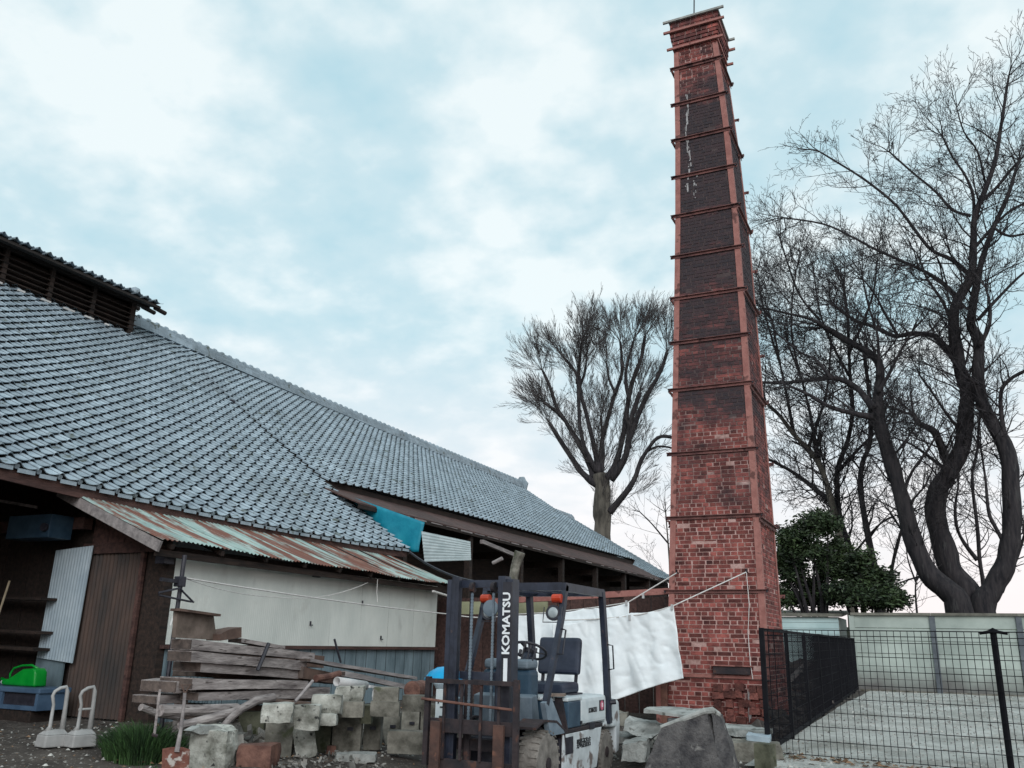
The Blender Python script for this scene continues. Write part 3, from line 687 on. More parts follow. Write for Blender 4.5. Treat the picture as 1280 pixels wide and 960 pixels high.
for sx in (-1,1):
    m_ = MB(); xe = RX+sx*1.15
    m_.hexa([(RX,M0-.5,9.66),(xe,M0-.5,9.33),(xe,ML,9.33),(RX,ML,9.66),(RX,M0-.5,9.72),(xe,M0-.5,9.39),(xe,ML,9.39),(RX,ML,9.72)]); part('monitor_roof', m_, MT['tileback'], mon_o)
    m_ = MB(); 
    def Sm(x_, y_, sx=sx): return 9.74-abs(x_-RX)*.28
    ncol = 33
    for c in range(ncol):
        y = M0-.5+c*(ML-M0+.5)/ncol; w = (ML-M0+.5)/ncol
        if sx > 0:
            for r in range(5): tile_mesh(m_, RX+1.2-r*.22, y, .22, w, random.random(), S_=Sm)
        else: m_.hexa([(RX-1.18,y,9.41),(RX,y,9.74),(RX,y+w,9.74),(RX-1.18,y+w,9.41),(RX-1.18,y,9.44),(RX,y,9.77),(RX,y+w,9.77),(RX-1.18,y+w,9.44)], random.random())
    part('monitor_tiles', m_, MT['tile'], mon_o, kind='stuff')
m_ = MB(); ridge(m_, RX, M0-.5, ML+.05, lambda y: 9.72, .10, .06, .30, .06); part('monitor_ridge', m_, MT['tile'], mon_o)
m_ = MB(); m_.lathe([(.01,-.02),(.09,.0),(.13,.08),(.11,.18),(.02,.23)], 10, Matrix.Translation((RX+.75,ML-.5,9.56))); part('finial', m_, MT['tile'], mon_o, smooth=True)
m_ = MB(); m_.prism([(RX-.2,ML,9.66),(RX+.2,ML,9.66),(RX+.16,ML,9.82),(RX,ML,9.92),(RX-.16,ML,9.82)],(0,.09,0)); part('monitor_ridge_end', m_, MT['tile'], mon_o)
for dx_, z_, l_ in ((0,9.64,.3),(.6,9.44,.3),(1.05,9.34,.25)): m_ = MB(); m_.tube([(RX+dx_,ML-.1,z_),(RX+dx_,ML+l_,z_-.03)], .055, 8); part('monitor_purlin', m_, MT['darkwood'], mon_o)
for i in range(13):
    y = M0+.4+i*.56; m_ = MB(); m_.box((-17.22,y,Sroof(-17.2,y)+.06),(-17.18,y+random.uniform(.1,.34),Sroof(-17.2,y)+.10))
    part('sky_gap_strip', m_, MT['rope'], mon_o)  # pale strips stand in for sky light showing through the slats

# ------------------------------------------------------------------ far wing behind the long roof
wing = thing('far_wing', 'lower tiled roof continuing beyond the far end of the long storehouse', 'building', (-15, 42, .5))
m_ = MB()
def Sw(x, y): return 8.15-(x+18)*.585
for c in range(22):
    y = 38.4+c*.3
    x = -11.9
    for r in range(28):
        if x < -17.9: break
        tile_mesh(m_, x, y, .22, .3, random.random(), S_=Sw, prof=PROF[1:]); x -= .22
part('wing_tiles', m_, MT['tile'], wing, kind='stuff')
m_ = MB(); m_.hexa([(-18,38.35,8.02),(-11.9,38.35,4.45),(-11.9,45,4.45),(-18,45,8.02),(-18,38.35,8.12),(-11.9,38.35,4.55),(-11.9,45,4.55),(-18,45,8.12)]); part('wing_deck', m_, MT['tileback'], wing)
m_ = MB(); ridge(m_, -18.0, 38.4, 45, lambda y: 8.1, .14,.2,.3,.08); part('wing_ridge', m_, MT['tile'], wing)
m_ = MB(); m_.box((-12.8,38.4,.2),(-12.6,44.8,4.6)); m_.box((-18,44.6,.2),(-12.6,44.8,4.6)); m_.prism([(-18,44.6,4.6),(-12.6,44.6,4.6),(-18,44.6,7.9)],(0,.2,0)); part('wing_wall', m_, MT['darkwood'], wing)

# ------------------------------------------------------------------ lean-to shed
ln = thing('lean_to_shed', 'white panelled lean-to shed with a rusty teal corrugated tin roof', 'shed', (-9.6, 11, .4))
WX = -8.86; WY0 = 8.32; WY1 = 15.0
def zeave(y): return 2.62-.045*smooth01(7.7,9.4,y)-.04*smooth01(9,15,y)
nsh = 10; y0 = 7.72; y1 = 15.15
for i in range(nsh):
    ya = y0+(y1-y0)*i/nsh; yb = y0+(y1-y0)*(i+1)/nsh+.05
    m_ = MB(); nu = 40; lift = .006*(i % 2)+random.uniform(0,.006)
    def fn(u, v, ya=ya, yb=yb, lift=lift):
        y = ya+(yb-ya)*u; x = -8.46-.03*math.sin(i*2.1)*.5-v*2.1; z = zeave(y)+(v*2.1)*.385+.011*math.sin(y/.076*2*PI)+lift+.03*(vn(y*1.3,v*2,7)-.5)*(1-v) - .02*math.sin(v*PI)
        return (x, y, z+ (.012*vn(y*6,3,0) if v == 0 else 0))
    m_.grid(fn, nu, 5); 
    o_ = part('tin_sheet', m_, MT['tin'], ln)
m_ = MB(); m_.bar((-8.5,7.74,2.53),(-10.5,7.74,3.31), .035,.13); part('bargeboard', m_, MT['board'], ln)
m_ = MB(); m_.bar((-8.62,7.8,2.47),(-8.62,15.1,2.44),.06,.08); part('eave_rail', m_, MT['darkwood'], ln)
for i in range(9):
    y = 7.95+i*.86; m_ = MB(); m_.bar((-8.5,y,2.545-.03*smooth01(8,15,y)),(-10.4,y,3.27),.05,.06); part('rafter', m_, MT['darkwood'], ln)
# white wall panels: thin ribs, one object per sheet
npn = 8
for i in range(npn):
    ya = WY0+.02+(WY1-WY0)*i/npn; yb = WY0+.02+(WY1-WY0)*(i+1)/npn-.0005
    m_ = MB(); nu = 48
    m_.grid(lambda u, v: (WX+.012+.0012*math.sin((ya+(yb-ya)*u)/.042*2*PI)+.006*(vn(ya+(yb-ya)*u, v*2, i)-.5), ya+(yb-ya)*u, 1.385+1.14*v), nu, 8)
    part('wall_panel', m_, MT['whitewall'], ln)
m_ = MB(); m_.box((WX-.12,WY0+.03,.3),(WX-.01,WY1,2.6)); part('wall_frame', m_, MT['darkwood'], ln)
m_ = MB(); m_.box((WX-.005,WY0-.06,1.335),(WX+.085,WY1,1.38)); part('sill_rail', m_, MT['redwood'], ln)
yy = WY0+.03; i = 0
while yy < WY1-.05:
    w = .30 if i else .5
    m_ = MB(); yb = min(yy+w-.012, WY1); n_ = 10
    m_.grid(lambda u, v: (WX+.016+.006*math.sin(u*PI*8)*(1 if yy < 9.4 else .25), yy+(yb-yy)*u, .30+1.033*v), 24, 1)
    part('skirt_panel', m_, MT['skirt'], ln); yy += w; i += 1
for (px, py) in ((388,779),(476,797),(453,753)):
    p = AX(px,py,WX+.02); m_ = MB(); m_.box((WX+.015,p.y-.012,p.z-.035),(WX+.03,p.y+.012,p.z+.03)); m_.box((WX+.015,p.y-.01,p.z-.035),(WX+.05,p.y+.03,p.z-.02)); part('wall_hook', m_, MT['black'], ln)
m_ = MB(); a_ = AX(300,716,WX+.02); m_.box((WX+.02,a_.y+1.6,2.42),(WX+.06,a_.y+1.76,2.49)); part('vent_hole', m_, MT['black'], ln)
# far end wall
m_ = MB(); m_.prism([(WX-.1,WY1,.3),(WX-1.6,WY1,.3),(WX-1.6,WY1,3.1),(WX-.1,WY1,2.5)],(0,.05,0)); part('end_wall', m_, MT['darkwood'], ln)
# gable front: corner post, dark gap, brown corrugated door, upper boards
m_ = MB(); m_.box((WX-.09,WY0-.09,.35),(WX+.02,WY0+.02,2.5)); part('corner_post', m_, MT['darkwood'], ln)
m_ = MB(); m_.box((WX-.5,WY0+.0,.35),(WX-.1,WY0+.02,2.6)); part('gap_board', m_, MT['darkwood'], ln)
m_ = MB(); a_ = AY(116,688,WY0-.05); b_ = AY(181,685,WY0-.05)
xa, xb = -10.43, -9.36
m_.grid(lambda u, v: (xa+(xb-xa)*u, WY0-.045+.012*math.sin(u*2*PI*15), .47+2.12*v), 120, 1)
dr = part('corrugated_door', m_, MT['rustdoor'], ln)
m_ = MB(); m_.box((xb-.01,WY0-.08,.42),(xb+.05,WY0-.03,2.62)); part('door_stile', m_, MT['redwood'], dr)
m_ = MB(); m_.box((xa-.05,WY0-.09,2.53),(WX,WY0-.052,2.67)); part('door_head', m_, MT['redwood'], ln)
for i in range(5):
    xx = -10.4+i*.31; m_ = MB(); zt = 3.22-(xx+.15+10.4)*.385; m_.box((xx,WY0-.02,2.675),(xx+.305,WY0+.005,max(2.72,zt-.03))); part('gable_board', m_, MT['redwood'], ln)
m_ = MB(); m_.box((WX-.02,WY0-.28,2.36),(WX+.14,WY0-.12,2.46)); part('bracket_block', m_, MT['black'], ln)

# pale sheet hung on the bay partition, and panel below it
m_ = MB(); P4 = [AY(70,688,fy-.13), AY(116,682,fy-.13), AY(90,829,fy-.13), AY(46,822,fy-.13)]
def bil(u, v): return P4[0]*(1-u)*(1-v)+P4[1]*u*(1-v)+P4[2]*u*v+P4[3]*(1-u)*v
m_.grid(lambda u, v: bil(u,v)+Vector((0,.004*math.sin(u*2*PI*13),0)), 80, 1); m_.grid(lambda u, v: bil(u,v)+Vector((0,.012+.004*math.sin(u*2*PI*13),0)), 80, 1)
single('corrugated_sheet', m_, MT['whitesheet'], 'pale blue corrugated plastic sheet hung beside the brown corrugated door', 'sheet')
m_ = MB(); xa = AY(45,830,fy-.08).x; m_.box((xa,fy-.09,.40),(-10.5,fy-.06,1.20)); single('blue_board', m_, MT['skirt'], 'dull blue board standing low behind the green watering can', 'board', bevel=.004)
m_ = MB(); a_ = AY(16,646,fy-.5); b_ = AY(64,672,fy-.5); m_.box((a_.x,fy-.55,b_.z),(b_.x,fy-.2,a_.z)); ob = thing('wall_unit', 'grey blue metal box with a round dark outlet high in the open bay', 'unit', ((a_.x+b_.x)/2,fy-.4,b_.z))
part('casing', m_, MT['flteal'], ob, bevel=.01); c_ = AY(56,659,fy-.57); m_ = MB(); m_.tube([(c_.x,fy-.60,c_.z),(c_.x,fy-.54,c_.z)], .055, 14); part('outlet', m_, MT['black'], ob)
m_ = MB(); a_ = AY(12,726,fy-.7); b_ = AY(-4,775,fy-.7); m_.tube([a_, a_+(b_-a_)*1.8], .014, 7); single('bamboo_stick', m_, MT['bamboo'], 'thin pale stick leaning inside the dark open bay', 'stick')

# tarp and white board closing the gap under the far roof
m_ = MB(); Q = [AY(432,618,15.85), AY(531,653,15.85), AY(523,690,15.85), AY(498,690,15.85)]
m_.grid(lambda u, v: (Q[0]*(1-u)*(1-v)+Q[1]*u*(1-v)+Q[2]*u*v+Q[3]*(1-u)*v)+Vector((0,.03*math.sin(u*9+v*4)*v,0)), 20, 10)
o_ = single('teal_tarp', m_, MT['teal'], 'teal blue tarp stretched across the gap between the two roof levels', 'tarp', smooth=True)
sm_ = o_.modifiers.new('solid','SOLIDIFY'); sm_.thickness = .012
m_ = MB(); Q = [AY(527,664,15.75), AY(588,677,15.75), AY(589,700,15.75), AY(531,702,15.75)]
m_.grid(lambda u, v: (Q[0]*(1-u)*(1-v)+Q[1]*u*(1-v)+Q[2]*u*v+Q[3]*(1-u)*v)+Vector((0,.004*math.sin(v*2*PI*9),0)), 3, 90)
o_ = single('corrugated_board', m_, mat('pale_corrugated_board', (0.34,0.40,0.41),(0.46,0.52,0.53), 4, .6, .05, rand=0), 'pale corrugated board hanging right of the teal tarp', 'panel'); sm_ = o_.modifiers.new('solid','SOLIDIFY'); sm_.thickness = .01

# ------------------------------------------------------------------ between storehouse and chimney
m_ = MB(); a_ = AY(838,739,14.35); b_ = AY(664,749,14.35); m_.bar(a_, b_+(b_-a_)*.3, .10,.10)
single('steel_beam', m_, MT['iron'], 'faded red steel beam running level from the chimney to the storehouse', 'beam')
pf = thing('plank_fence', 'dark plank fence standing behind the hanging sheets, below the red beam', 'fence', (-6.5,15.6,.4))
for i in range(26):
    x = -11.0+i*.262; 
    if x > -4.35: break
    m_ = MB(); m_.box((x,15.6+random.uniform(0,.02),.35),(x+.245,15.63+random.uniform(0,.02),2.36+random.uniform(-.05,.03))); part('plank', m_, MT['redwood'], pf)
for z in (.9,1.9): m_ = MB(); m_.box((-11.0,15.66,z),(-4.2,15.74,z+.08)); part('rail', m_, MT['darkwood'], pf)
m_ = MB(); a_ = AY(640,752,14.9); b_ = AY(684,767,14.9); m_.box((a_.x-1.2,14.9,b_.z-.02),(b_.x,14.94,a_.z)); single('ochre_board', m_, MT['ochre'], 'dull ochre board just above the left end of the hanging sheets', 'board')
# pale rough post under the pent roof
m_ = MB(); m_.tube([AY(641,775,14.2), AY(640,735,14.2), AY(644,708,14.2), AY(650,690,14.2)], [.07,.08,.085,.10], 9)
single('rough_post', m_, MT['conc'], 'pale rough post rising behind the forklift mast', 'post', smooth=False)
m_ = MB(); m_.tube([AY(616,704,14.0), AY(628,698,14.0)], .035, 8); single('pipe_stub', m_, MT['board'], 'short pale pipe stub under the dark pent roof', 'pipe')

def curve(a, b, sag, n=14, amp=0):
    a = Vector(a); b = Vector(b)
    return [a.lerp(b, i/n)-Vector((0,0,sag*4*(i/n)*(1-i/n))) for i in range(n+1)]
# black cable from the tin roof to the mast area
m_ = MB(); m_.tube(curve(AY(512,690,14.6), AY(610,729,13.5), .12), .022, 6); single('black_cable', m_, MT['black'], 'thick black cable sagging from the tin roof edge behind the forklift', 'cable')
m_ = MB(); m_.tube([AX(541,739,-8.5), AX(570,748,-8.5)], .022, 7); single('pale_pipe', m_, MT['rope'], 'short pale pipe end poking out under the tin roof by the mast', 'pipe')

# clothes lines
PX = -8.15
T_ = AX(231,694,PX); B_ = AX(209,852,PX)
pole = thing('clothes_pole', 'dark iron pole with hangers at the corner of the white shed', 'pole', (B_.x,B_.y,.42))
m_ = MB(); m_.tube([(B_.x,B_.y,.42), B_, T_], .027, 8); part('shaft', m_, MT['black'], pole)
arm = MB(); arm.bar(AX(201,724,PX), AX(229,728,PX), .04,.04); part('arm', arm, MT['black'], pole)
m_ = MB(); a_ = AX(225,727,PX); m_.box(a_-Vector((.05,.05,.06)), a_+Vector((.05,.05,.06))); part('clamp', m_, MT['black'], pole, bevel=.01)
hg = MB(); hp = [AX(225,735,PX+.05), AX(198,741,PX+.05), AX(199,744,PX+.05), AX(238,752,PX+.05), AX(242,753,PX+.05), AX(229,740,PX+.05), AX(225,735,PX+.05)]
hg.tube(hp, .012, 6); hg.tube([hp[0], AX(225,731,PX+.05), AX(227,728,PX+.05)], .008, 5)
single('clothes_hanger', hg, MT['black'], 'black clothes hanger hooked on the iron pole', 'hanger')
m_ = MB(); m_.tube([AX(221,765,PX+.04), AX(218,768,PX+.04), AX(214,778,PX+.04), AX(213,782,PX+.04)], .009, 5); m_.tube([AX(221,765,PX+.04), AX(223,769,PX+.05), AX(219,771,PX+.05)], .012, 5)
single('rope_knot', m_, MT['rope'], 'white rope knotted low round the iron pole', 'rope')
SY = 13.45
hookL = AY(846,716,YC-.06); hookR = AY(933,715,YC-.08)
for h_, nm in ((hookL,'iron hook on the left of the chimney face holding the rear rope'),(hookR,'iron hook on the right of the chimney face holding the front rope')):
    m_ = MB(); m_.tube([h_+Vector((0,.09,0)), h_, h_+Vector((0,-.02,.05))], .014, 6); single('wall_hook', m_, MT['black'], nm, 'hook')
def rope(nm, pts, label, r=.009):
    m_ = MB(); m_.tube(pts, r, 5); return single(nm, m_, MT['rope'], label, 'rope')
pS1 = AY(785,753,SY+.12); pS0 = AY(640,768,SY+.12)
pT1 = AY(842,757,SY-.12); pT0 = AY(786,770,SY-.12); pT00 = AY(690,775,SY-.12)
poleK = AX(229,722,PX); mid = AX(565,768,-7.4)
rope('rope', curve(poleK, mid, .03)+curve(mid, pS0, .05)[1:]+curve(pS0, pS1, .03)[1:]+curve(pS1, hookL, .0)[1:], 'long white washing rope from the iron pole to the left chimney hook', .010)
rope('rope', curve(pT00, pT0, .02)+curve(pT0, pT1, .02)[1:]+curve(pT1, hookR, 0)[1:], 'white washing rope from the nearer sheet up to the right chimney hook', .010)
rope('rope', [hookR, hookR+Vector((.02,-.02,-.5)), AY(935,790,YC-.03), AY(938,830,YC-.03), AY(941,849,YC-.05)], 'thin rope end hanging straight down the chimney face', .0055)
rope('rope', curve(poleK+Vector((.01,0,0)), AX(343,746,-8.6), .05)+curve(AX(343,746,-8.6), AX(470,723,-8.6), .13)[1:], 'slack thin cord looping along the white shed wall', .006)
rope('rope', [AX(472,724,-8.55), AX(471,740,-8.55), AX(472,753,-8.55)], 'short cord end hanging from the tin roof edge', .006)

# hanging sheets
def cloth(nm, P, label, fold, seed, drop=0.0, nfold=5, hem=None):
    tl, tr, br, bl = P; m_ = MB(); nu, nv = 90, 70
    def fn(u, v):
        top = tl.lerp(tr, u); bot = bl.lerp(br, u)
        if hem: bot = bot+Vector((0,0,hem(u)))
        p = top.lerp(bot, v)
        d = fold*(math.sin(u*PI*nfold*1.3+seed+v*1.5)*.5+.5*math.sin(u*PI*nfold*2.9+seed*2-v*2.2))*(.25+.75*v)
        cr = 1-abs(2*vn(u*7+seed+v*1.5, v*1.6, 5)-1); cr2 = 1-abs(2*vn(u*15-v*3+seed, v*3.3, 6)-1)
        d += .022*cr**3*(.3+v) + .012*cr2**4 + .03*(vn(u*5+seed, v*4, 1)-.5) + .014*(vn(u*13+seed, v*7+u*5, 2)-.5) + .008*(vn(u*29+seed, v*19-u*9, 2)-.5)
        return p+Vector((.02*(vn(v*5,seed,1)-.5)*(1 if .01 < v else 0),d,-.035*abs(math.sin(u*PI*3))*(1-v)**2-.02*math.sin(u*PI)*(1-v)))
    m_.grid(fn, nu, nv)
    o = single(nm, m_, MT['linen'], label, 'sheet', 'white sheets drying on the ropes', smooth=True)
    q = o.modifiers.new('solid','SOLIDIFY'); q.thickness = .004; return o
cloth('hanging_sheet', (AY(636,768,SY+.12), AY(786,753,SY+.12), AY(790,862,SY+.14), AY(636,892,SY+.14)), 'white sheet drying on the rear rope behind the forklift seat', .05, 1.0)
cloth('hanging_sheet', (AY(690,779,SY-.12), AY(842,757,SY-.12), AY(853,848,SY-.10), AY(690,905,SY-.10)), 'white sheet with a slanting hem drying right beside the chimney', .045, 3.3, nfold=4, hem=lambda u: .16*u*u*(1-u)*4*.35-.0)
for px, py, y, lb in ((783,753,SY+.10,'small clothes peg at the right corner of the rear sheet'),(804,744,SY+.4,'small clothes peg alone on the rear rope'),(840,758,SY-.14,'small clothes peg at the corner of the sheet beside the chimney'),(787,771,SY-.14,'small clothes peg midway along the nearer sheet')):
    p = AY(px,py,y); m_ = MB(); m_.box(p-Vector((.016,.014,.05)), p+Vector((.016,-.001,.03))); m_.box(p-Vector((.016,-.001,.05)), p+Vector((.016,.014,.03)))
    single('clothes_peg', m_, MT['pvc'], lb, 'peg', 'clothes pegs on the ropes')

# ------------------------------------------------------------------ forklift
FX, FY, FZ = -3.93, 8.05, .14
fk = thing('forklift', 'small old white forklift with a dark mast and overhead guard, parked facing the camera', 'forklift', (FX,FY,FZ))
TF = Matrix.Translation((FX,FY,FZ))
def V3(x, y, z): return Vector((FX+x, FY+y, FZ+z))
def fb(mb, a, b): return mb.box(V3(*a), V3(*b))
def fp(nm, mb, m, parent=fk, **k): return part(nm, mb, MT[m], parent, **k)
def text_mesh(name, body, size, matw, m, parent, depth=.003, squash=1.0, bold=.004):
    cu = bpy.data.curves.new(name, 'FONT'); cu.body = body; cu.size = size; cu.extrude = depth; cu.align_x = 'CENTER'; cu.align_y = 'CENTER'; cu.offset = size*bold; cu.resolution_u = 2
    to = bpy.data.objects.new(name+'_tmp', cu); COL.objects.link(to); bpy.context.view_layer.update()
    me = bpy.data.meshes.new_from_object(to.evaluated_get(bpy.context.evaluated_depsgraph_get())); bpy.data.objects.remove(to); bpy.data.curves.remove(cu)
    R4 = matw.to_3x3().to_4x4() @ Matrix.Diagonal((squash*.78,1,1,1)); me.transform(R4); me.materials.clear(); me.materials.append(MT[m])
    o = bpy.data.objects.new(name, me); COL.objects.link(o); o.parent = parent; o.location = matw.to_translation()-wloc(parent); return o
# wheels
def wheel(x0, y, r, w, sgn):
    R_ = Matrix.Translation(V3(x0,y,r)) @ Matrix.Rotation(PI/2,4,'Y')
    m_ = MB(); m_.lathe([(r*.60,-w/2),(r*.90,-w/2),(r*.985,-w*.36),(r,-w*.2),(r,w*.2),(r*.985,w*.36),(r*.90,w/2),(r*.60,w/2)], 36, R_)
    for i in range(26):
        a = 2*PI*i/26
        for s_ in (-1,1):
            c_, s2 = math.cos(a+s_*.05), math.sin(a+s_*.05); pa = []
            q = MB(); 
            for (rr, zz, da) in ((r*.97,s_*w*.12,-.05),(r*.97,s_*w*.52,-.05),(r*.97,s_*w*.52,.05),(r*.97,s_*w*.12,.05),(r*1.03,s_*w*.12,-.045),(r*1.015,s_*w*.50,-.045),(r*1.015,s_*w*.50,.045),(r*1.03,s_*w*.12,.045)):
                pa.append(R_ @ Vector((rr*math.cos(a+da+s_*.06), rr*math.sin(a+da+s_*.06), zz)))
            m_.hexa(pa)
    wh = part('wheel', m_, MT['tyre'], fk, base=V3(x0,y,r))
    m_ = MB(); m_.lathe([(.02,sgn*w*.18),(r*.3,sgn*w*.2),(r*.34,sgn*w*.42),(r*.5,sgn*w*.40),(r*.6,sgn*w*.5),(r*.61,-sgn*w*.3)], 24, R_); part('rim', m_, MT['flgrey'], wh, base=V3(x0,y,r))
    m_ = MB(); m_.lathe([(.055,sgn*w*.2),(.055,sgn*w*.55),(.02,sgn*w*.58)], 12, R_); part('hub', m_, MT['rustdark'], wh, base=V3(x0,y,r))
    m_ = MB()
    for i in range(6):
        a = i*PI/3; p0 = R_ @ Vector((r*.44*math.cos(a), r*.44*math.sin(a), sgn*w*.38)); p1 = R_ @ Vector((r*.44*math.cos(a), r*.44*math.sin(a), sgn*w*.47)); m_.tube([p0,p1],.014,6)
    part('wheel_nuts', m_, MT['black'], wh, base=V3(x0,y,r))
wheel(.375,-.03,.285,.21,1); wheel(-.375,-.03,.285,.21,-1); wheel(.36,1.72,.225,.14,1); wheel(-.36,1.72,.225,.14,-1)
# chassis
m_ = MB(); fb(m_, (-.44,.36,.10),(.44,1.42,.47)); fb(m_, (-.25,-.3,.14),(.25,.36,.5)); fp('chassis', m_, 'black', bevel=.01)
m_ = MB(); m_.prism([V3(.455,.33,.08),V3(.455,1.28,.12),V3(.455,1.44,.505),V3(.455,.36,.505)], (.02,0,0)); sp = fp('side_panel', m_, 'fldirty', bevel=.006)
m_ = MB(); m_.prism([V3(-.455,.33,.08),V3(-.455,1.28,.12),V3(-.455,1.44,.505),V3(-.455,.36,.505)], (-.02,0,0)); fp('side_panel', m_, 'fldirty', bevel=.006)
m_ = MB(); fb(m_, (.4745,.40,.32),(.479,.60,.475)); part('step_opening', m_, MT['black'], sp)
RX90 = Matrix.Rotation(PI/2,4,'Z') @ Matrix.Rotation(PI/2,4,'X')     # text faces +X, reads towards +Y
text_mesh('company_lettering', '野崎酒造店', .098, Matrix.Translation(V3(.478,.90,.385)) @ RX90, 'blackletter', sp, squash=1.05)
m_ = MB(); fb(m_, (-.455,.30,.505),(.475,1.48,.545)); fp('floor_deck', m_, 'rustdark', bevel=.008)
for sx in (-1,1):
    xa, xb = (.26,.485) if sx > 0 else (-.485,-.26)
    m_ = MB()
    for (ya,za),(yb,zb) in zip(((-.34,.60),(-.12,.655),(.16,.63),(.36,.545)), ((-.12,.655),(.16,.63),(.36,.545),(.40,.40))):
        m_.hexa([V3(xa,ya,za),V3(xb,ya,za),V3(xb,yb,zb),V3(xa,yb,zb),V3(xa,ya,za+.02),V3(xb,ya,za+.02),V3(xb,yb,zb+.02),V3(xa,yb,zb+.02)])
    fp('front_fender', m_, 'rustdark')
# hood, counterweight
m_ = MB(); fb(m_, (-.40,.86,.548),(.455,1.66,.83)); hd = fp('hood', m_, 'flwhite', bevel=.05, smooth=False, seg=3)
m_ = MB(); fb(m_, (-.41,.52,.55),(.462,.857,.80)); fp('hood_front_panel', m_, 'flteal', bevel=.012)
m_ = MB(); fb(m_, (-.405,.50,.802),(.46,.90,.84)); fp('hood_lid', m_, 'flwhite', bevel=.012)
m_ = MB(); fb(m_, (.457,.83,.565),(.462,.90,.60)); fb(m_, (.40,1.06,.505),(.485,1.2,.57)); part('hood_latch', m_, MT['black'], hd)
text_mesh('maker_lettering', 'KOMATSU', .072, Matrix.Translation(V3(.457,1.22,.685)) @ RX90, 'blackletter', hd, squash=.95)
m_ = MB(); fb(m_, (.4555,1.42,.665),(.460,1.57,.775)); lb = part('number_sticker', m_, MT['blackletter'], hd)
m_ = MB(); m_.tube([V3(.459,1.495,.72), V3(.4625,1.495,.72)], .05, 18); part('sticker_disc', m_, MT['pink'], lb)
text_mesh('sticker_number', '10', .07, Matrix.Translation(V3(.4635,1.495,.72)) @ RX90, 'letter', hd, depth=.001, squash=.8)
m_ = MB(); m_.prism([V3(-.40,1.45,.18),V3(-.40,1.50,.56),V3(-.40,1.67,.80),V3(-.40,2.10,.76),V3(-.40,2.14,.20)], (.80,0,0))
m_ = MB(); m_.prism([V3(-.44,1.67,.545),V3(-.44,1.67,.78),V3(-.44,1.78,.80),V3(-.44,2.10,.74),V3(-.44,2.14,.50),V3(-.44,2.08,.20),V3(-.44,1.98,.18),V3(-.44,1.98,.46),V3(-.44,1.45,.50)], (.89,0,0))
fp('counterweight', m_, 'fldirty', bevel=.03, seg=3)
# cowl, dash and levers
m_ = MB(); fb(m_, (-.36,.20,.55),(.18,.42,1.10)); fp('front_cowl', m_, 'flteal', bevel=.05, seg=3)
m_ = MB(); fb(m_, (-.34,.18,1.102),(.16,.45,1.20)); fp('dashboard', m_, 'flgrey', bevel=.045, seg=3)
sw = V3(-.03,.62,1.28); tl_ = Matrix.Translation(sw) @ Matrix.Rotation(math.radians(-28),4,'X')
m_ = MB(); m_.tube([tl_ @ Vector((.185*math.cos(a*PI/14), .185*math.sin(a*PI/14),0)) for a in range(29)], .014, 8, caps=False); wheel_o = fp('steering_wheel', m_, 'black', smooth=True)
m_ = MB(); m_.lathe([(.05,-.03),(.06,.0),(.04,.02)], 14, tl_)
for a in (.4, 2.5, 4.6): m_.bar(tl_ @ Vector((.03*math.cos(a),.03*math.sin(a),-.005)), tl_ @ Vector((.18*math.cos(a),.18*math.sin(a),0)), .03,.012)
part('steering_hub', m_, MT['black'], wheel_o)
m_ = MB(); m_.tube([tl_ @ Vector((-.15,.10,.0)), tl_ @ Vector((-.15,.10,.06))], .018, 8); part('steering_knob', m_, MT['black'], wheel_o)
m_ = MB(); m_.tube([sw+Vector((0,0,-.02)), V3(-.06,.38,1.08)], .04, 10); fp('steering_column', m_, 'navy')
for i in range(3):
    m_ = MB(); m_.tube([V3(.02+i*.06,.30,1.15), V3(.04+i*.06,.36,1.34-.03*i)], .009, 6); m_.tube([V3(.04+i*.06,.36,1.33-.03*i), V3(.042+i*.06,.365,1.37-.03*i)], .018, 8); fp('control_lever', m_, 'black')
m_ = MB(); m_.tube([V3(.31,.34,.62),V3(.32,.32,.80),V3(.29,.30,.85),V3(.25,.30,.83)], .014, 7); fp('brake_lever', m_, 'letter')
m_ = MB(); m_.prism([V3(.30,.48,.545),V3(.46,.48,.545),V3(.40,.48,.84),V3(.33,.48,.84)], (0,.03,0)); fp('battery_bracket', m_, 'rustdark')
m_ = MB(); m_.bar(V3(.22,.46,.86), V3(.43,.50,.865), .11,.03); fp('tool_tray', m_, 'ply', bevel=.005)
# seat
m_ = MB(); fb(m_, (-.25,.90,.84),(.25,1.36,.96)); fp('seat_cushion', m_, 'vinyl', bevel=.045, seg=3, smooth=False)
bk = Matrix.Translation(V3(0,1.36,1.03)) @ Matrix.Rotation(math.radians(-10),4,'X')
m_ = MB(); m_.box((-.25,-.05,0),(.25,.05,.40), mat=bk); fp('seat_back', m_, 'vinyl', bevel=.045, seg=3)
m_ = MB(); m_.bar(V3(-.2,1.36,.9),V3(-.2,1.4,1.1),.03,.03); m_.bar(V3(.2,1.36,.9),V3(.2,1.4,1.1),.03,.03); fp('seat_bracket', m_, 'black')
m_ = MB(); fb(m_, (-.27,.86,.83),(.27,1.40,.848)); fp('seat_pan', m_, 'black')
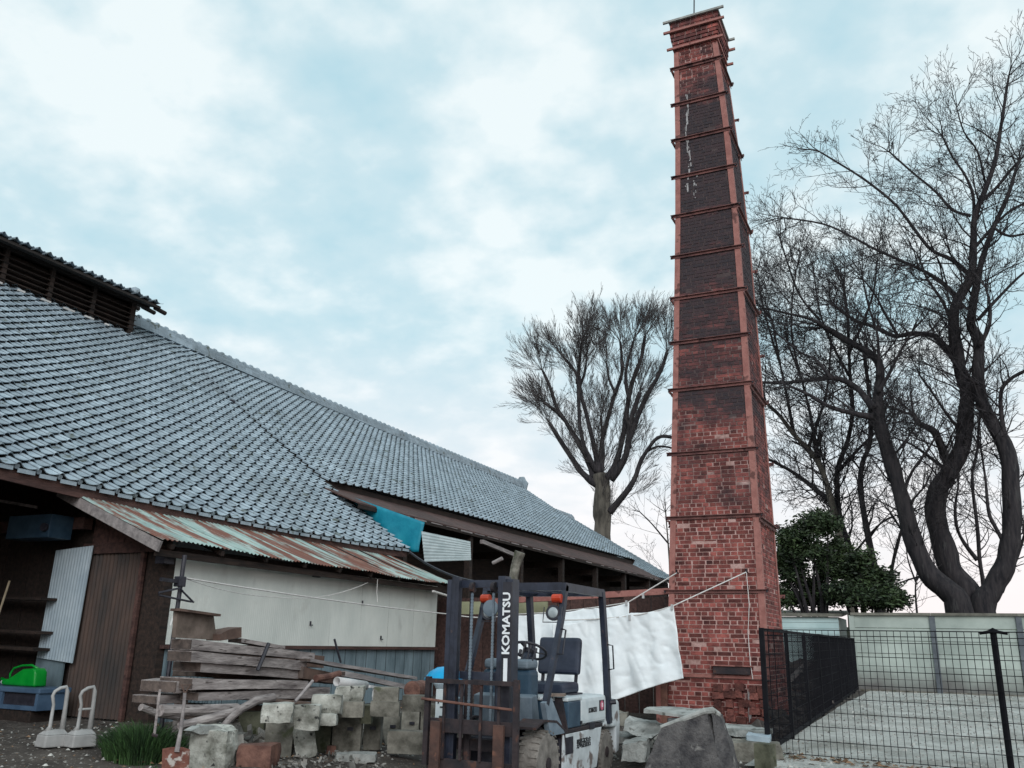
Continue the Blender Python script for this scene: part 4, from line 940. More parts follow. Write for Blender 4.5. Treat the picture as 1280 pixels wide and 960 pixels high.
# overhead guard
gx = .455; gf, gr, gtop = .42, 1.53, 1.955
def gpl(pts, w, d): 
    m_ = MB()
    for a, b in zip(pts, pts[1:]): m_.bar(V3(*a), V3(*b), w, d, upv=(0,1,.2))
    return m_
for sx in (-1,1):
    x = gx*sx
    fp('front_pillar', gpl([(x,gf+.02,gtop-.02),(x,gf-.08,1.62),(x,-.05,.80)], .05,.065), 'navy')
    m_ = MB(); m_.prism([V3(x-.025,-.12,.82),V3(x-.025,.04,.86),V3(x-.025,.38,.52),V3(x-.025,.02,.52)], (.05,0,0)); fp('pillar_foot', m_, 'flgrey')
    fp('rear_pillar', gpl([(x,gr,gtop-.02),(x,gr+.12,1.2),(x,gr+.19,.52)], .06,.08), 'navy')
    m_ = MB(); m_.bar(V3(x,gf-.03,gtop-.035), V3(x,gr+.03,gtop-.035), .05,.085); fp('guard_rail', m_, 'navy')
for y in (gf, gr): m_ = MB(); m_.bar(V3(-gx+.026,y,gtop-.03), V3(gx-.026,y,gtop-.03), .06,.08); fp('guard_cross_rail', m_, 'navy')
for i in range(5):
    x = -.34+i*.17; m_ = MB(); m_.bar(V3(x,gf+.031,gtop-.02), V3(x,gr-.031,gtop-.02), .022,.045); fp('guard_bar', m_, 'navy')
m_ = MB(); m_.tube([V3(gx+.03,gr+.10,1.36),V3(gx+.09,gr+.10,1.35),V3(gx+.09,gr+.13,1.10),V3(gx+.03,gr+.13,1.09)], .009, 6); fp('grab_handle', m_, 'black')
m_ = MB(); m_.tube([V3(gx+.03,.27,1.50),V3(gx+.075,.27,1.49),V3(gx+.075,.19,1.26),V3(gx+.03,.19,1.26)], .009, 6); fp('grab_handle', m_, 'black')
m_ = MB(); m_.tube([V3(gx,gr+.19,.74),V3(gx+.08,gr+.22,.75)], .03, 8); fp('filler_cap', m_, 'black')
for sx in (-1,1):
    x = gx*sx-.045*sx
    m_ = MB(); m_.tube([V3(x-.055,gf-.08,1.80),V3(x+.045,gf-.08,1.80)], .045, 12); fp('turn_lamp', m_, 'orange', bevel=.006)
    hl = V3(x-.04*sx,gf-.08,1.655); Rl = Matrix.Translation(hl) @ Matrix.Rotation(math.radians(82),4,'X')
    m_ = MB(); m_.lathe([(.03,-.09),(.062,-.05),(.078,.0),(.078,.03)], 18, Rl); ho = fp('headlamp', m_, 'black')
    m_ = MB(); m_.lathe([(.055,.0305),(.045,.038),(.02,.042)], 18, Rl); part('headlamp_glass', m_, MT['lens'], ho)
    m_ = MB(); m_.tube([hl+Vector((-.1,-.02,.06)),hl+Vector((-.1,-.05,-.09)),hl+Vector((.1,-.05,-.09)),hl+Vector((.1,-.02,.06))], .006, 5); part('lamp_guard_wire', m_, MT['black'], ho)
    m_ = MB(); m_.bar(V3(x+.02*sx,gf-.03,1.86), V3(x+.02*sx,gf-.05,1.58), .03,.04); fp('lamp_bracket', m_, 'black')
m_ = MB(); m_.tube([V3(-.33,gf-.14,1.70),V3(-.33,gf-.12,1.70)], .085, 20); fp('round_mirror', m_, 'flgrey')
# mast
MY = -.55
for sx in (-1,1):
    xo = .352*sx; 
    m_ = MB(); xa, xb = sorted((xo, xo-.045*sx)); fb(m_, (xa,MY-.05,.06),(xb,MY+.09,1.93)); xa, xb = sorted((xo-.0452*sx, xo-.09*sx)); fb(m_, (xa,MY-.05,.06),(xb,MY-.035,1.93)); fb(m_, (xa,MY+.075,.06),(xb,MY+.09,1.93)); fp('outer_mast_channel', m_, 'navy', bevel=.003)
    xi = .285*sx; m_ = MB(); xa, xb = sorted((xi, xi-.04*sx)); fb(m_, (xa,MY-.075,.08),(xb,MY+.05,1.955)); xa, xb = sorted((xi-.0402*sx, xi-.075*sx)); fb(m_, (xa,MY-.075,.08),(xb,MY-.06,1.955)); fp('inner_mast_channel', m_, 'navy', bevel=.003)
    m_ = MB(); m_.tube([V3(.16*sx,MY+.10,.12),V3(.16*sx,MY+.10,1.1)], .04, 10); m_.tube([V3(.16*sx,MY+.10,1.1),V3(.16*sx,MY+.10,1.85)], .02, 8); fp('lift_cylinder', m_, 'rustdark')
    m_ = MB()
    for k in range(44): m_.box(V3(.115*sx-.012,MY+.02,.55+k*.03), V3(.115*sx+.012,MY+.034,.574+k*.03)); m_.box(V3(.115*sx-.007,MY+.022,.574+k*.03), V3(.115*sx+.007,MY+.031,.58+k*.03))
    fp('lift_chain', m_, 'flgrey')
    m_ = MB(); m_.tube([V3(.115*sx-.018,MY+.03,1.86),V3(.115*sx+.018,MY+.03,1.86)], .05, 14); fp('chain_pulley', m_, 'rustdark')
m_ = MB(); fb(m_, (-.30,MY+.05,1.86),(.30,MY+.09,1.93)); fp('mast_top_crossbar', m_, 'navy')
m_ = MB(); fb(m_, (-.24,MY+.051,1.02),(.24,MY+.085,1.09)); fp('mast_crossbar', m_, 'navy')
m_ = MB(); fb(m_, (-.35,MY+.0905,.40),(.35,MY+.12,.50)); fp('mast_lower_crossbar', m_, 'rustdark')
m_ = MB(); fb(m_, (.262,MY-.0765,.68),(.352,MY-.0512,1.90)); kb = fp('lettering_backing', m_, 'black')
RV = Matrix.Rotation(PI/2,4,'Y') @ Matrix.Rotation(0,4,'X')
RT = Matrix.Rotation(PI/2,4,'X')                      # text upright, facing -Y
RT = Matrix.Rotation(-PI/2,4,'Y') @ RT                # turned to read upwards
text_mesh('maker_lettering', 'KOMATSU', .105, Matrix.Translation(V3(.308,MY-.0785,1.53)) @ RT, 'letter', kb, squash=1.45, bold=.028)
m_ = MB(); fb(m_, (.285,MY-.079,1.02),(.325,MY-.077,1.22)); part('white_label', m_, MT['letter'], kb)
# hoses
for k in range(3):
    m_ = MB(); m_.tube([V3(.20+k*.03,MY+.06,.7),V3(.2+k*.03,MY+.05,1.3),V3(.21+k*.02,MY+.04,1.82)], .011, 6); fp('hydraulic_hose', m_, 'black')
# carriage, load backrest, forks
CY_ = -.70
for x in (-.455,.455): m_ = MB(); fb(m_, (x-.022,CY_-.02,.28),(x+.028,CY_+.02,1.04)); fp('backrest_post', m_, 'rustdark')
m_ = MB(); fb(m_, (-.427,CY_-.018,.985),(.427,CY_+.018,1.025)); fp('backrest_top_bar', m_, 'rustdark')
m_ = MB(); m_.tube([V3(-.5,CY_-.03,.845),V3(0,CY_-.045,.815),V3(.43,CY_-.03,.79)], .012, 6); fp('thin_rod', m_, 'rustred')
for z, hh in ((.56,.12),(.24,.10)): m_ = MB(); fb(m_, (-.45,CY_+.021,z),(.45,CY_+.06,z+hh)); fp('carriage_plate', m_, 'rustdark', bevel=.004)
for x in (-.28,-.10,.10,.28): m_ = MB(); fb(m_, (x-.012,CY_+.0,.34),(x+.012,CY_+.019,.985)); fp('backrest_bar', m_, 'rustdark')
for x in (-.33,.31):
    m_ = MB(); fb(m_, (x-.05,CY_-.06,.06),(x+.05,CY_-.022,.66)); m_.hexa([V3(x-.06,CY_-1.0,.045),V3(x+.06,CY_-1.0,.045),V3(x+.06,CY_-.0,.03),V3(x-.06,CY_-.0,.03),V3(x-.06,CY_-1.0,.06),V3(x+.06,CY_-1.0,.06),V3(x+.06,CY_-.022,.0599),V3(x-.06,CY_-.022,.0599)])
    fp('fork', m_, 'forkiron', bevel=.004)
m_ = MB(); fb(m_, (-.42,CY_-.066,.50),(-.30,CY_-.062,.72)); 
# floorboard and pedals seen through the mast
m_ = MB(); m_.hexa([V3(-.33,.0,.56),V3(.3,.0,.56),V3(.3,.19,.58),V3(-.33,.19,.58),V3(-.33,-.03,.86),V3(.3,-.03,.86),V3(.3,.10,.88),V3(-.33,.10,.88)]); fp('floorboard', m_, 'flgrey', bevel=.01)
for x in (-.05,.12): m_ = MB(); m_.bar(V3(x,.24,.72),V3(x,.33,.66),.07,.015); fp('pedal', m_, 'black')

# ------------------------------------------------------------------ rough solids
def rough(nm, c, size, rotz, mt, label, cat, group=None, rg=.03, seed=0, tilt=(0,0), n=6, rounding=.35, taper=0.0, shear=0.0, fr=5.0):
    """irregular block: subdivided box pushed about by noise; c is the base centre"""
    sx, sy, sz = size; m_ = MB()
    R_ = Matrix.Rotation(rotz,4,'Z') @ Matrix.Rotation(tilt[0],4,'X') @ Matrix.Rotation(tilt[1],4,'Y')
    bm = bmesh.new(); bmesh.ops.create_cube(bm, size=1.0); bmesh.ops.subdivide_edges(bm, edges=bm.edges, cuts=n, use_grid_fill=True)
    for v in bm.verts:
        p = v.co.copy(); s_ = p.normalized()*.5*1.35; m = max(abs(p.x),abs(p.y),abs(p.z))
        p = p.lerp(Vector((s_.x,s_.y,s_.z)), rounding*.55*(sum(abs(q) > .38 for q in p)/3)**1.2)
        tp = 1-taper*(p.z+.5); q = Vector((p.x*sx*tp+shear*(p.z+.5), p.y*sy*tp, (p.z+.5)*sz))
        d = (vn(q.x*fr+seed*7, q.y*fr+seed*3, q.z*fr)-.5)*2*rg + (vn(q.x*fr*3+seed*7, q.y*fr*3+seed, q.z*fr*3)-.5)*rg*.8
        nv = p.normalized(); v.co = q + nv*d
    me = bpy.data.meshes.new(nm)
    bmesh.ops.transform(bm, matrix=R_, verts=bm.verts); bm.to_mesh(me); bm.free(); me.materials.append(MT[mt])
    for p in me.polygons: p.use_smooth = False
    o = bpy.data.objects.new(nm, me); COL.objects.link(o); o.location = c; return tag(o, label, cat, group)
def pxblock(box, y=None, dist=None, mt='conc', label='', cat='block', group=None, z=None, deep=.19, yaw=None, nm='block', clean=True, hole=False, **k):
    """block whose face covers roughly a region of the yard as seen from the gate"""
    x0,y0,x1,y1 = box; mx_ = (x0+x1)/2
    if z is None and dist is None: z = .3
    b = AZ(mx_, y1, z) if z is not None else AD(mx_, y1, dist)
    D = (b-CAMP).dot(fw); w = (x1-x0)*D/F; h = (y1-y0)*D/F/.97
    th = math.atan2(b.x, b.y); yaw_ = -th+ (yaw or 0)
    away = Vector((math.sin(th), math.cos(th), 0)); c = Vector((b.x,b.y,b.z))+away*deep*.5
    ww = max(.03, (w-abs(math.sin(yaw or 0))*deep)/math.cos(yaw or 0))
    if clean: return rough(nm, c, (ww,deep,h), yaw_, mt, label, cat, group, rg=k.pop('rg',.006), seed=mx_, n=4, rounding=.12, **k)
    return rough(nm, c, (ww,deep,h), yaw_, mt, label, cat, group, seed=mx_, **k)
GB = 'concrete blocks lined up along the timber pile'
blocks = [
 ((414,897,452,942),'conc','standing concrete block, leftmost of the four with a slot'),
 ((453,896,477,938),'conc','standing slotted concrete block, second from the left in the row'),
 ((478,894,501,931),'conc','standing slotted concrete block, third from the left in the row'),
 ((501,890,525,922),'conc','smaller standing slotted concrete block, rightmost of the four'),
 ((329,905,366,948),'conc','wide plain grey block standing under the pale pitted stone'),
 ((295,894,329,936),'moss','mossy upright block just right of the big rough pale stone'),
 ((389,905,414,942),'moss','mossy upright block between the leaning stone and the slotted blocks'),
 ((483,917,534,943),'conc','long low concrete block lying in front of the slotted blocks'),
 ((525,884,545,922),'conc','narrow upright block beside the rusty forklift post'),
]
hole_o = []
for b, mt_, lab in blocks:
    d_ = .2; o_ = pxblock(b, z=.30, mt=mt_, label=lab, group=GB, deep=d_, yaw=-.12, cat='block', nm='concrete_block')
for (cx_,cy_) in ((437,911),(466,910),(491,908),(514,905)):
    pass
def slot(px, py, z0, y1):
    b = AZ(px, y1, z0); D = math.hypot(b.x,b.y)-.012; c = AD(px, py, D); th = math.atan2(c.x,c.y)
    m_ = MB(); m_.box((-.032,-.012,-.017),(.032,.02,.017), mat=Matrix.Translation(c) @ Matrix.Rotation(-th-.25,4,'Z')); return m_
for (px,py,y1), o_ in zip(((438,911,942),(466,910,938),(491,908,931),(515,904,922)), [o for o in bpy.data.objects if o.name.startswith('concrete_block')][:4]):
    q = slot(px,py,.30,y1); part('block_slot', q, MT['black'], o_)
stack2 = [
 ((424,879,455,897),9.9,'conc','low concrete block lying on the leftmost slotted block'),
 ((462,879,500,896),10.1,'conc','concrete block lying under the squared one behind the white tee'),
 ((466,861,499,878),10.15,'conc','squared concrete block on top, beside the grey pipe'),
 ((502,871,536,890),10.4,'conc','brownish block lying on top at the right end'),
]
for b, d_, mt_, lab in stack2: pxblock(b, dist=d_, mt=mt_, label=lab, group=GB, deep=.2, yaw=-.08, nm='concrete_block')
for b, d_, mt_, lab in (((366,897,392,930),10.0,'conc','dark concrete block filling the gap behind the leaning stone'),
    ((450,884,466,905),10.3,'moss','dark mossy block filling the gap behind the second slotted block'),((398,880,424,905),10.2,'moss','mossy block at the back beneath the highest pitted stone')):
    pxblock(b, dist=d_, mt=mt_, label=lab, group=GB, deep=.2, yaw=-.1, nm='concrete_block')
GS = 'pale pitted stones on the block row'
for b, d_, lab in (((325,882,366,905),9.35,'wide pale pitted stone lying on the plain grey block'),((366,885,399,913),9.45,'squarish pale pitted stone above the leaning one'),
                   ((390,872,427,893),9.7,'pale pitted stone higher up, right of the brown log'),((417,860,455,880),10.0,'mossy pitted stone below the grey plastic pipe'),((399,894,422,907),9.55,'small bluish white stone on the mossy block')):
    pxblock(b, dist=d_, mt='tuff', label=lab, cat='stone', group=GS, deep=.22, yaw=-.08, nm='pitted_stone', clean=False, rg=.022, rounding=.5, n=8)
pxblock((236,917,296,966), z=.27, mt='tuff', label='big rough pale stone full of holes beside the rusty shovel', cat='stone', deep=.32, yaw=-.4, nm='rough_stone', clean=False, rg=.04, n=9, rounding=.5)
pxblock((371,911,397,948), z=.30, mt='tuff', label='narrow rough stone leaning left between two blocks', cat='stone', deep=.16, nm='leaning_stone', clean=False, rg=.02, tilt=(0,-.22))
pxblock((294,936,347,972), z=.22, mt='rustred', label='low rust stained brown block at the foot of the mossy block', cat='block', deep=.3, nm='rusty_block', clean=False, rg=.02, yaw=-.3)
pxblock((408,934,419,946), z=.28, mt='rustred', label='small reddish brick piece lying before the blocks', cat='brick', deep=.09, nm='brick_piece', clean=False, rg=.01)
pxblock((420,944,470,954), z=.26, mt='palestone', label='flat pale rubble slab lying on the earth before the blocks', cat='rubble', deep=.2, nm='rubble_slab', clean=False, rg=.02)
pxblock((212,897,222,938), z=.28, mt='timber', label='short weathered stake standing behind the rusty shovel', cat='stake', deep=.07, nm='wooden_stake', clean=True)

# filler: rubble heap body under the pile, so that it rests on something
def heap(nm, cx, cy, z0, r, n, mt, label, smin=.03, smax=.14, h=.25, ry=None):
    m_ = MB()
    for i in range(n):
        a = random.random()*2*PI; rr = math.sqrt(random.random()); x = cx+r*rr*math.cos(a); y = cy+(ry or r)*rr*math.sin(a); s_ = random.uniform(smin,smax)
        zb = gz(x,y) if z0 is None else z0; zt = zb+h*(1-rr*rr)*random.random()
        R_ = Matrix.Translation((x,y,zt)) @ Matrix.Rotation(random.random()*6,4,(random.random(),random.random(),1))
        dx_, dy_, dz_ = s_*random.uniform(.5,1.2), s_*random.uniform(.4,.9), s_*random.uniform(.25,.6)
        P = [Vector((sx*dx_*random.uniform(.7,1), sy*dy_*random.uniform(.7,1), sz*dz_*random.uniform(.8,1))) for sz in (-.5,.5) for sx, sy in ((-1,-1),(1,-1),(1,1),(-1,1))]
        m_.hexa([R_ @ p for p in P], random.random())
    o = part(nm, m_, MT[mt], None, kind='stuff', base=(cx,cy,z0 or .3)); return tag(o, label, 'rubble')
MT['rubble'] = mat('mixed_rubble', (0.09,0.085,0.075), (0.26,0.245,0.225), 4, .95, .4, rand=.5, attr=True)
heap('rubble', -7.0, 8.9, None, .8, 500, 'rubble', 'mixed rubble packed under and behind the timber pile', h=.3, ry=2.2)
heap('rubble_scatter', -5.9, 7.75, None, .9, 260, 'rubble', 'small broken rubble scattered on the earth before the blocks', .01,.045, .05, ry=.7)

# ------------------------------------------------------------------ timber pile
BXP = -7.05
def beam(n0, n1, f0, f1, w, mt, label, xs=BXP, group='weathered timbers stacked by the shed wall', nm='timber_beam'):
    """near top/bottom px, far top/bottom px on the plane x=xs"""
    a1, a0, b1, b0 = AX(*n0,xs), AX(*n1,xs), AX(*f0,xs), AX(*f1,xs); yn = (a0.y+a1.y)/2; yf = (b0.y+b1.y)/2
    m_ = MB(); P = []; ns = 10
    for i in range(ns):
        t0, t1 = i/ns, (i+1)/ns
        def q(t, top, x):
            z = (a1.z*(1-t)+b1.z*t) if top else (a0.z*(1-t)+b0.z*t); y = yn*(1-t)+yf*t
            return (x+(vn(y*3,z*5,x)-.5)*.02, y, z+(vn(y*4,x*5,top)-.5)*.014)
        m_.hexa([q(t0,0,xs-w),q(t0,0,xs),q(t1,0,xs),q(t1,0,xs-w),q(t0,1,xs-w),q(t0,1,xs),q(t1,1,xs),q(t1,1,xs-w)])
    bm = None
    o = single(nm, m_, MT[mt], label, 'timber', group)
    e_ = MB(); e_.box((xs-w+.006, yn-.006, a0.z+.006),(xs-.006, yn+.01, a1.z-.006)); part('shaded_end_grain', e_, MT['shaded_endgrain'], o)  # end grain, its colour darkened so the end face shades off from the side
    return o
beam((239,799),(239,812),(394,816),(394,825),.28,'timber','topmost thick grey timber of the stack, under the plywood box')
beam((239,814),(240,827),(384,826),(384,838),.34,'timber','second timber from the top of the stack',xs=-7.04)
beam((248,828),(254,840),(385,839),(385,849),.40,'timber','third timber from the top of the stack, set back a little',xs=-7.08)
beam((240,848),(241,862),(385,851),(385,861),.46,'timber','long pale timber of the stack, fourth from the top',xs=-6.98)
beam((248,866),(249,876),(412,859),(412,872),.25,'timber','fifth timber, lowest squared one lying above the round logs',xs=-7.0)
beam((220,852),(220,866),(239,850),(239,865),.5,'timber','short dark timber end sticking out left of the stack',xs=-7.15)
beam((302,798),(302,803),(356,808),(356,812),.2,'timber','thin plank lying on top of the stack behind the wedge',xs=-7.15)
beam((388,823),(388,827),(522,846),(522,850),.22,'board','long thin board sloping down right from the stack to the drum',xs=-6.9)
beam((432,839),(432,845),(512,856),(512,862),.12,'board','narrow pale board sloping beneath the long thin board',xs=-6.8)
beam((380,833),(380,848),(430,845),(430,856),.3,'brownwood','short brown timber jutting out at the right of the stack',xs=-7.0)
beam((196,870),(196,880),(236,868),(236,878),.35,'timber','low timber end showing beside the tall grass clump',xs=-7.3)
for k_, (t_, b_, lab) in enumerate((((246,803),(246,822),'dark inner timber high in the second row of the stack'),((246,826),(246,846),'dark inner timber in the middle of the second row of the stack'),((246,852),(246,874),'dark inner timber low in the second row of the stack'),((246,880),(246,900),'dark inner timber resting on the rubble at the back of the stack'))):
    beam(t_, b_, (405,t_[1]+17-k_*4), (405,b_[1]+13-k_*5), .35, 'brownwood', lab, xs=-7.5)
def log(nm, pts, rad, mt, label, y=None, x=-6.85):
    m_ = MB(); m_.tube([AX(px,py,x) for px,py in pts], rad, 10); return single(nm, m_, MT[mt], label, 'log', 'round logs and branches in the timber pile', smooth=False)
log('log', [(200,888),(250,888),(296,886)], .055, 'timber', 'straight round log lying level at the foot of the stack')
log('log', [(225,907),(262,898),(300,888)], [.04,.045,.045], 'timber', 'thin round log rising to the right behind the big pale stone', x=-6.7)
log('branch', [(270,918),(286,900),(300,887),(320,876),(342,872)], [.03,.035,.04,.045,.045], 'timber', 'bent branch curving down to the big pale stone', x=-6.6)
log('log', [(336,878),(368,881),(396,883)], .045, 'brownwood', 'short brown log lying under the squared timbers', x=-6.7)
log('stick', [(391,851),(380,864),(369,877)], .018, 'board', 'short pale stick leaning against the brown log', x=-6.55)
log('log', [(395,848),(410,846),(424,842)], .04, 'rustred', 'reddish broken log end beside the grey plastic pipe', x=-6.7)
log('log', [(176,884),(196,892),(222,896)], .035, 'timber', 'thin crooked log end beside the grass clump', x=-7.2)
def bent(pts, w, mt, nm, label, cat, x):
    m_ = MB(); P = [AX(px,py,x) for px,py in pts]; m_.prism(P, (w,0,0)); return single(nm, m_, MT[mt], label, cat)
bent([(220,797),(271,800),(267,768),(222,762)], -.06,'ply','plywood_box','old brown plywood box standing on top of the timber stack','box',-7.2)
bx = AX(245,766,-7.2)
m_ = MB(); a_ = AX(219,762,-7.17); b_ = AX(270,769,-7.17); m_.bar(a_, b_, .14,.025); single('box_lid', m_, MT['brownwood'], 'dark brown lid board on the old plywood box', 'board')
bent([(275,801),(302,797),(302,784),(286,787),(275,793)], -.2,'brownwood','wooden_wedge','dark wooden wedge lying on the stack right of the plywood box','wedge',-7.1)
for pts, lab in ((((336,804),(322,838)),'short dark iron bar leaning across the timber ends'),(((418,799),(426,828)),'thin dark iron rod standing up behind the long thin board')):
    m_ = MB(); m_.tube([AX(*pts[0],-6.95), AX(*pts[1],-6.95)], .022 if pts[0][0] < 400 else .014, 6); single('iron_bar', m_, MT['black'], lab, 'bar')
m_ = MB(); a_, b_ = AX(421,852,-6.55), AX(457,857,-6.55); d_ = (b_-a_)
n_ = 16; ax = d_.normalized(); u_ = ax.cross(Vector((0,0,1))).normalized(); v_ = u_.cross(ax)
ri, ro = .045,.055
def ringp(c, r): return [c+(u_*math.cos(2*PI*k/n_)+v_*math.sin(2*PI*k/n_))*r for k in range(n_)]
R1, R2, R3, R4 = ringp(a_,ro), ringp(b_,ro), ringp(b_,ri), ringp(a_,ri)
m_.v = [tuple(p) for p in R1+R2+R3+R4]
for j in range(4):
    for k in range(n_): m_.f.append((j*n_+k, j*n_+(k+1)%n_, ((j+1)%4)*n_+(k+1)%n_, ((j+1)%4)*n_+k)); m_.r.append(0)
single('grey_pipe', m_, MT['pvc'], 'short wide grey plastic pipe lying on the pitted stones', 'pipe', smooth=True)
m_ = MB(); m_.bar(AX(462,858,-6.2), AX(474,860,-6.2), .03,.03); m_.tube([AX(468,860,-6.2), AX(467,870,-6.2), AX(469,880,-6.2)], [.02,.022,.035], 8); single('white_tee', m_, MT['pvc'], 'small pale tee shaped fitting against the squared block', 'fitting')
m_ = MB(); p_ = AX(521,862,-6.35); Rm = Matrix.Translation(p_) @ Matrix.Rotation(PI/2,4,'X') @ Matrix.Rotation(.15,4,'Y'); m_.lathe([(.10,-.16),(.115,-.15),(.11,0),(.115,.16),(.09,.17)], 16, Rm); single('rusty_drum', m_, MT['rustred'], 'rusty brown drum lying at the right end of the timber pile', 'drum')
bent([(229,913),(240,907),(262,906),(276,913),(262,917),(240,917)], .1,'palestone','flaky_slab','flat pale flaky slab lying behind the big rough stone','slab',-6.5)

# shovel
sv = AZ(222,965,.37)
sh = thing('shovel', 'rusty square shovel with a long pale handle standing by the rough stone', 'shovel', sv)
dsv = math.hypot(sv.x,sv.y); q = lambda px,py,dd=0: AD(px,py,dsv+dd)
m_ = MB(); m_.prism([q(202,962),q(236,962),q(237,937),q(228,934),q(214,934),q(203,936)], (-.008,.012,0)); part('blade', m_, mat('chipped_rusty_blade', (0.10,0.035,0.025),(0.22,0.09,0.065), 9, .8, .4, spots=(0.42,0.38,0.35), spot_scale=14, spot_amt=.56, rand=0), sh)
m_ = MB(); m_.tube([q(221,940,-.01), q(226,912,.02), q(230,880,.05), q(231,866,.06)], [.022,.016,.015,.015], 8); part('handle', m_, MT['board'], sh)
m_ = MB(); m_.tube([q(231,867,.06),q(227,856,.06),q(238,856,.07),q(231,867,.06)], .009, 6); part('grip', m_, MT['brownwood'], sh)
tl2 = thing('garden_tool', 'dark handled tool leaning behind the grass clump', 'tool', AD(194,918,8.9))
m_ = MB(); m_.tube([AD(193,918,8.9), AD(200,862,9.0)], .012, 6); part('handle', m_, MT['timber'], tl2)
m_ = MB(); m_.tube([AD(190,918,8.9), AD(197,920,8.9)], .016, 6); part('head', m_, MT['rustdark'], tl2)

# white post and basin behind the mast
wp = thing('painted_post', 'white painted post with black marks seen between the rusty forklift bars', 'post', (AY(551,910,8.9)))
a_ = AY(543,911,8.9); b_ = AY(561,862,8.9); m_ = MB(); m_.box((a_.x,8.9,a_.z),(b_.x,8.98,b_.z)); part('post_body', m_, MT['flwhite'], wp, bevel=.004)
m_ = MB()
for (px,py,w_,h_) in ((548,877,.008,.02),(553,884,.03,.008),(551,896,.022,.01),(549,903,.012,.022),(556,890,.006,.02)):
    p = AY(px,py,8.897); m_.box((p.x-w_,8.893,p.z-h_),(p.x+w_,8.899,p.z+h_))
part('black_marks', m_, MT['blackletter'], wp)
m_ = MB(); a_ = AY(545,860,9.1); b_ = AY(560,853,9.1); m_.lathe([(.07,-.03),(.10,.02),(.10,.03)], 16, Matrix.Translation(((a_.x+b_.x)/2,9.1,a_.z+.03))); single('pale_bowl', m_, MT['whitesheet'], 'pale bowl standing on the white post below the blue basin', 'bowl')
p_ = AY(556,850,10.2); m_ = MB(); Rm = Matrix.Translation((p_.x,10.2,p_.z)) ; m_.lathe([(.27,0),(.26,.02),(.20,.10),(.10,.155),(.02,.165)], 24, Rm); single('blue_basin', m_, MT['cyan'], 'bright blue plastic basin upside down left of the mast', 'basin', smooth=True)

# ------------------------------------------------------------------ left corner things
wy = 7.2
GW = 'grey plastic sign weights by the door'
def weight(px, lab, cross):
    b = AZ(px, 933, .42); o = thing('sign_weight', lab, 'weight', b, GW)
    th = math.atan2(b.x,b.y); R_ = Matrix.Translation(b) @ Matrix.Rotation(-th+.5,4,'Z')
    D = (b-CAMP).dot(fw); k_ = D/F
    W_, H_, T_ = 31*k_, 19*k_, 70*k_
    m_ = MB(); bw = W_*.5; 
    m_.hexa([R_ @ Vector(p) for p in ((-bw,-bw*.8,0),(bw,-bw*.8,0),(bw,bw*.8,0),(-bw,bw*.8,0),(-bw*.93,-bw*.72,H_*.75),(bw*.93,-bw*.72,H_*.75),(bw*.93,bw*.72,H_*.75),(-bw*.93,bw*.72,H_*.75))])
    m_.hexa([R_ @ Vector(p) for p in ((-bw*.93,-bw*.72,H_*.751),(bw*.93,-bw*.72,H_*.751),(bw*.93,bw*.72,H_*.751),(-bw*.93,bw*.72,H_*.751),(-bw*.6,-bw*.2,H_*1.05),(bw*.75,-bw*.2,H_*1.05),(bw*.75,bw*.2,H_*1.05),(-bw*.6,bw*.2,H_*1.05))])
    part('base', m_, MT['plastic'], o, bevel=.012)
    m_ = MB(); pts = [(-.45,.95),(-.36,1.25),(-.36,2.6),(-.55,3.15),(-.42,3.42),(0,3.62),(.45,3.7),(.62,3.4),(.66,2.5),(.70,1.0)]
    m_.tube([R_ @ Vector((bw*x_, 0, H_*z_)) for x_, z_ in pts], [.035,.018,.015,.017,.017,.018,.018,.02,.02,.03], 8)
    part('handle', m_, MT['plastic'], o, smooth=True)
    if cross: m_ = MB(); m_.tube([R_ @ Vector((-bw*.5,0,H_*2.3)), R_ @ Vector((bw*.66,0,H_*2.3))], .012, 6); part('cross_handle', m_, MT['plastic'], o)
weight(64, 'grey plastic sign weight with a tall handle, the one farther from the door', False)
weight(99, 'grey plastic sign weight with a bar across its handle, nearer the door', True)
ty = 7.6
m_ = MB(); a_ = AY(-60,890,ty+.1); b_ = AY(48,888,ty+.1); m_.box((a_.x,ty,.30),(b_.x,ty+.45,b_.z)); single('wooden_crate', m_, MT['darkwood'], 'dark wooden crate under the blue plastic tray', 'crate', bevel=.01)
tr = thing('plastic_tray', 'dull blue plastic tray with a dark slot under the green watering can', 'tray', (b_.x-.4, ty+.2, b_.z+.004))
a2 = AY(-60,863,ty-.03); b2 = AY(50,861,ty-.03); z0_ = b_.z+.004; z1_ = b2.z
m_ = MB(); m_.box((a2.x,ty-.03,z1_-.06),(b2.x,ty+.42,z1_)); part('rim', m_, MT['blue'], tr, bevel=.012)
m_ = MB(); m_.box((a2.x+.02,ty+.03,z0_),(b2.x-.02,ty+.38,z1_-.0605)); m_.box((a2.x+.02,ty-.02,z0_),(b2.x-.02,ty+.0295,z0_+.05)); m_.box((b2.x-.07,ty-.02,z0_+.0502),(b2.x-.02,ty+.0295,z1_-.061)); m_.box((AY(4,870,ty).x-.5,ty-.02,z0_+.0502),(AY(4,870,ty).x,ty+.0295,z1_-.061)); part('body', m_, MT['blue'], tr)
m_ = MB(); m_.box((AY(4,870,ty).x+.001,ty+.015,z0_+.0503),(b2.x-.071,ty+.0285,z1_-.0612)); part('slot', m_, MT['black'], tr)
wc = thing('watering_can', 'bright green plastic watering can with a white nozzle on the blue tray', 'watering can', (AY(25,861,ty+.2).x, ty+.2, z1_+.002))
yy = ty+.2; P = lambda px,py: AY(px,py,yy)
zb = z1_+.003
body = [P(9,861),P(8,851),P(18,848),P(30,840),P(36,836),P(50,835),P(52,840),P(50,861)]
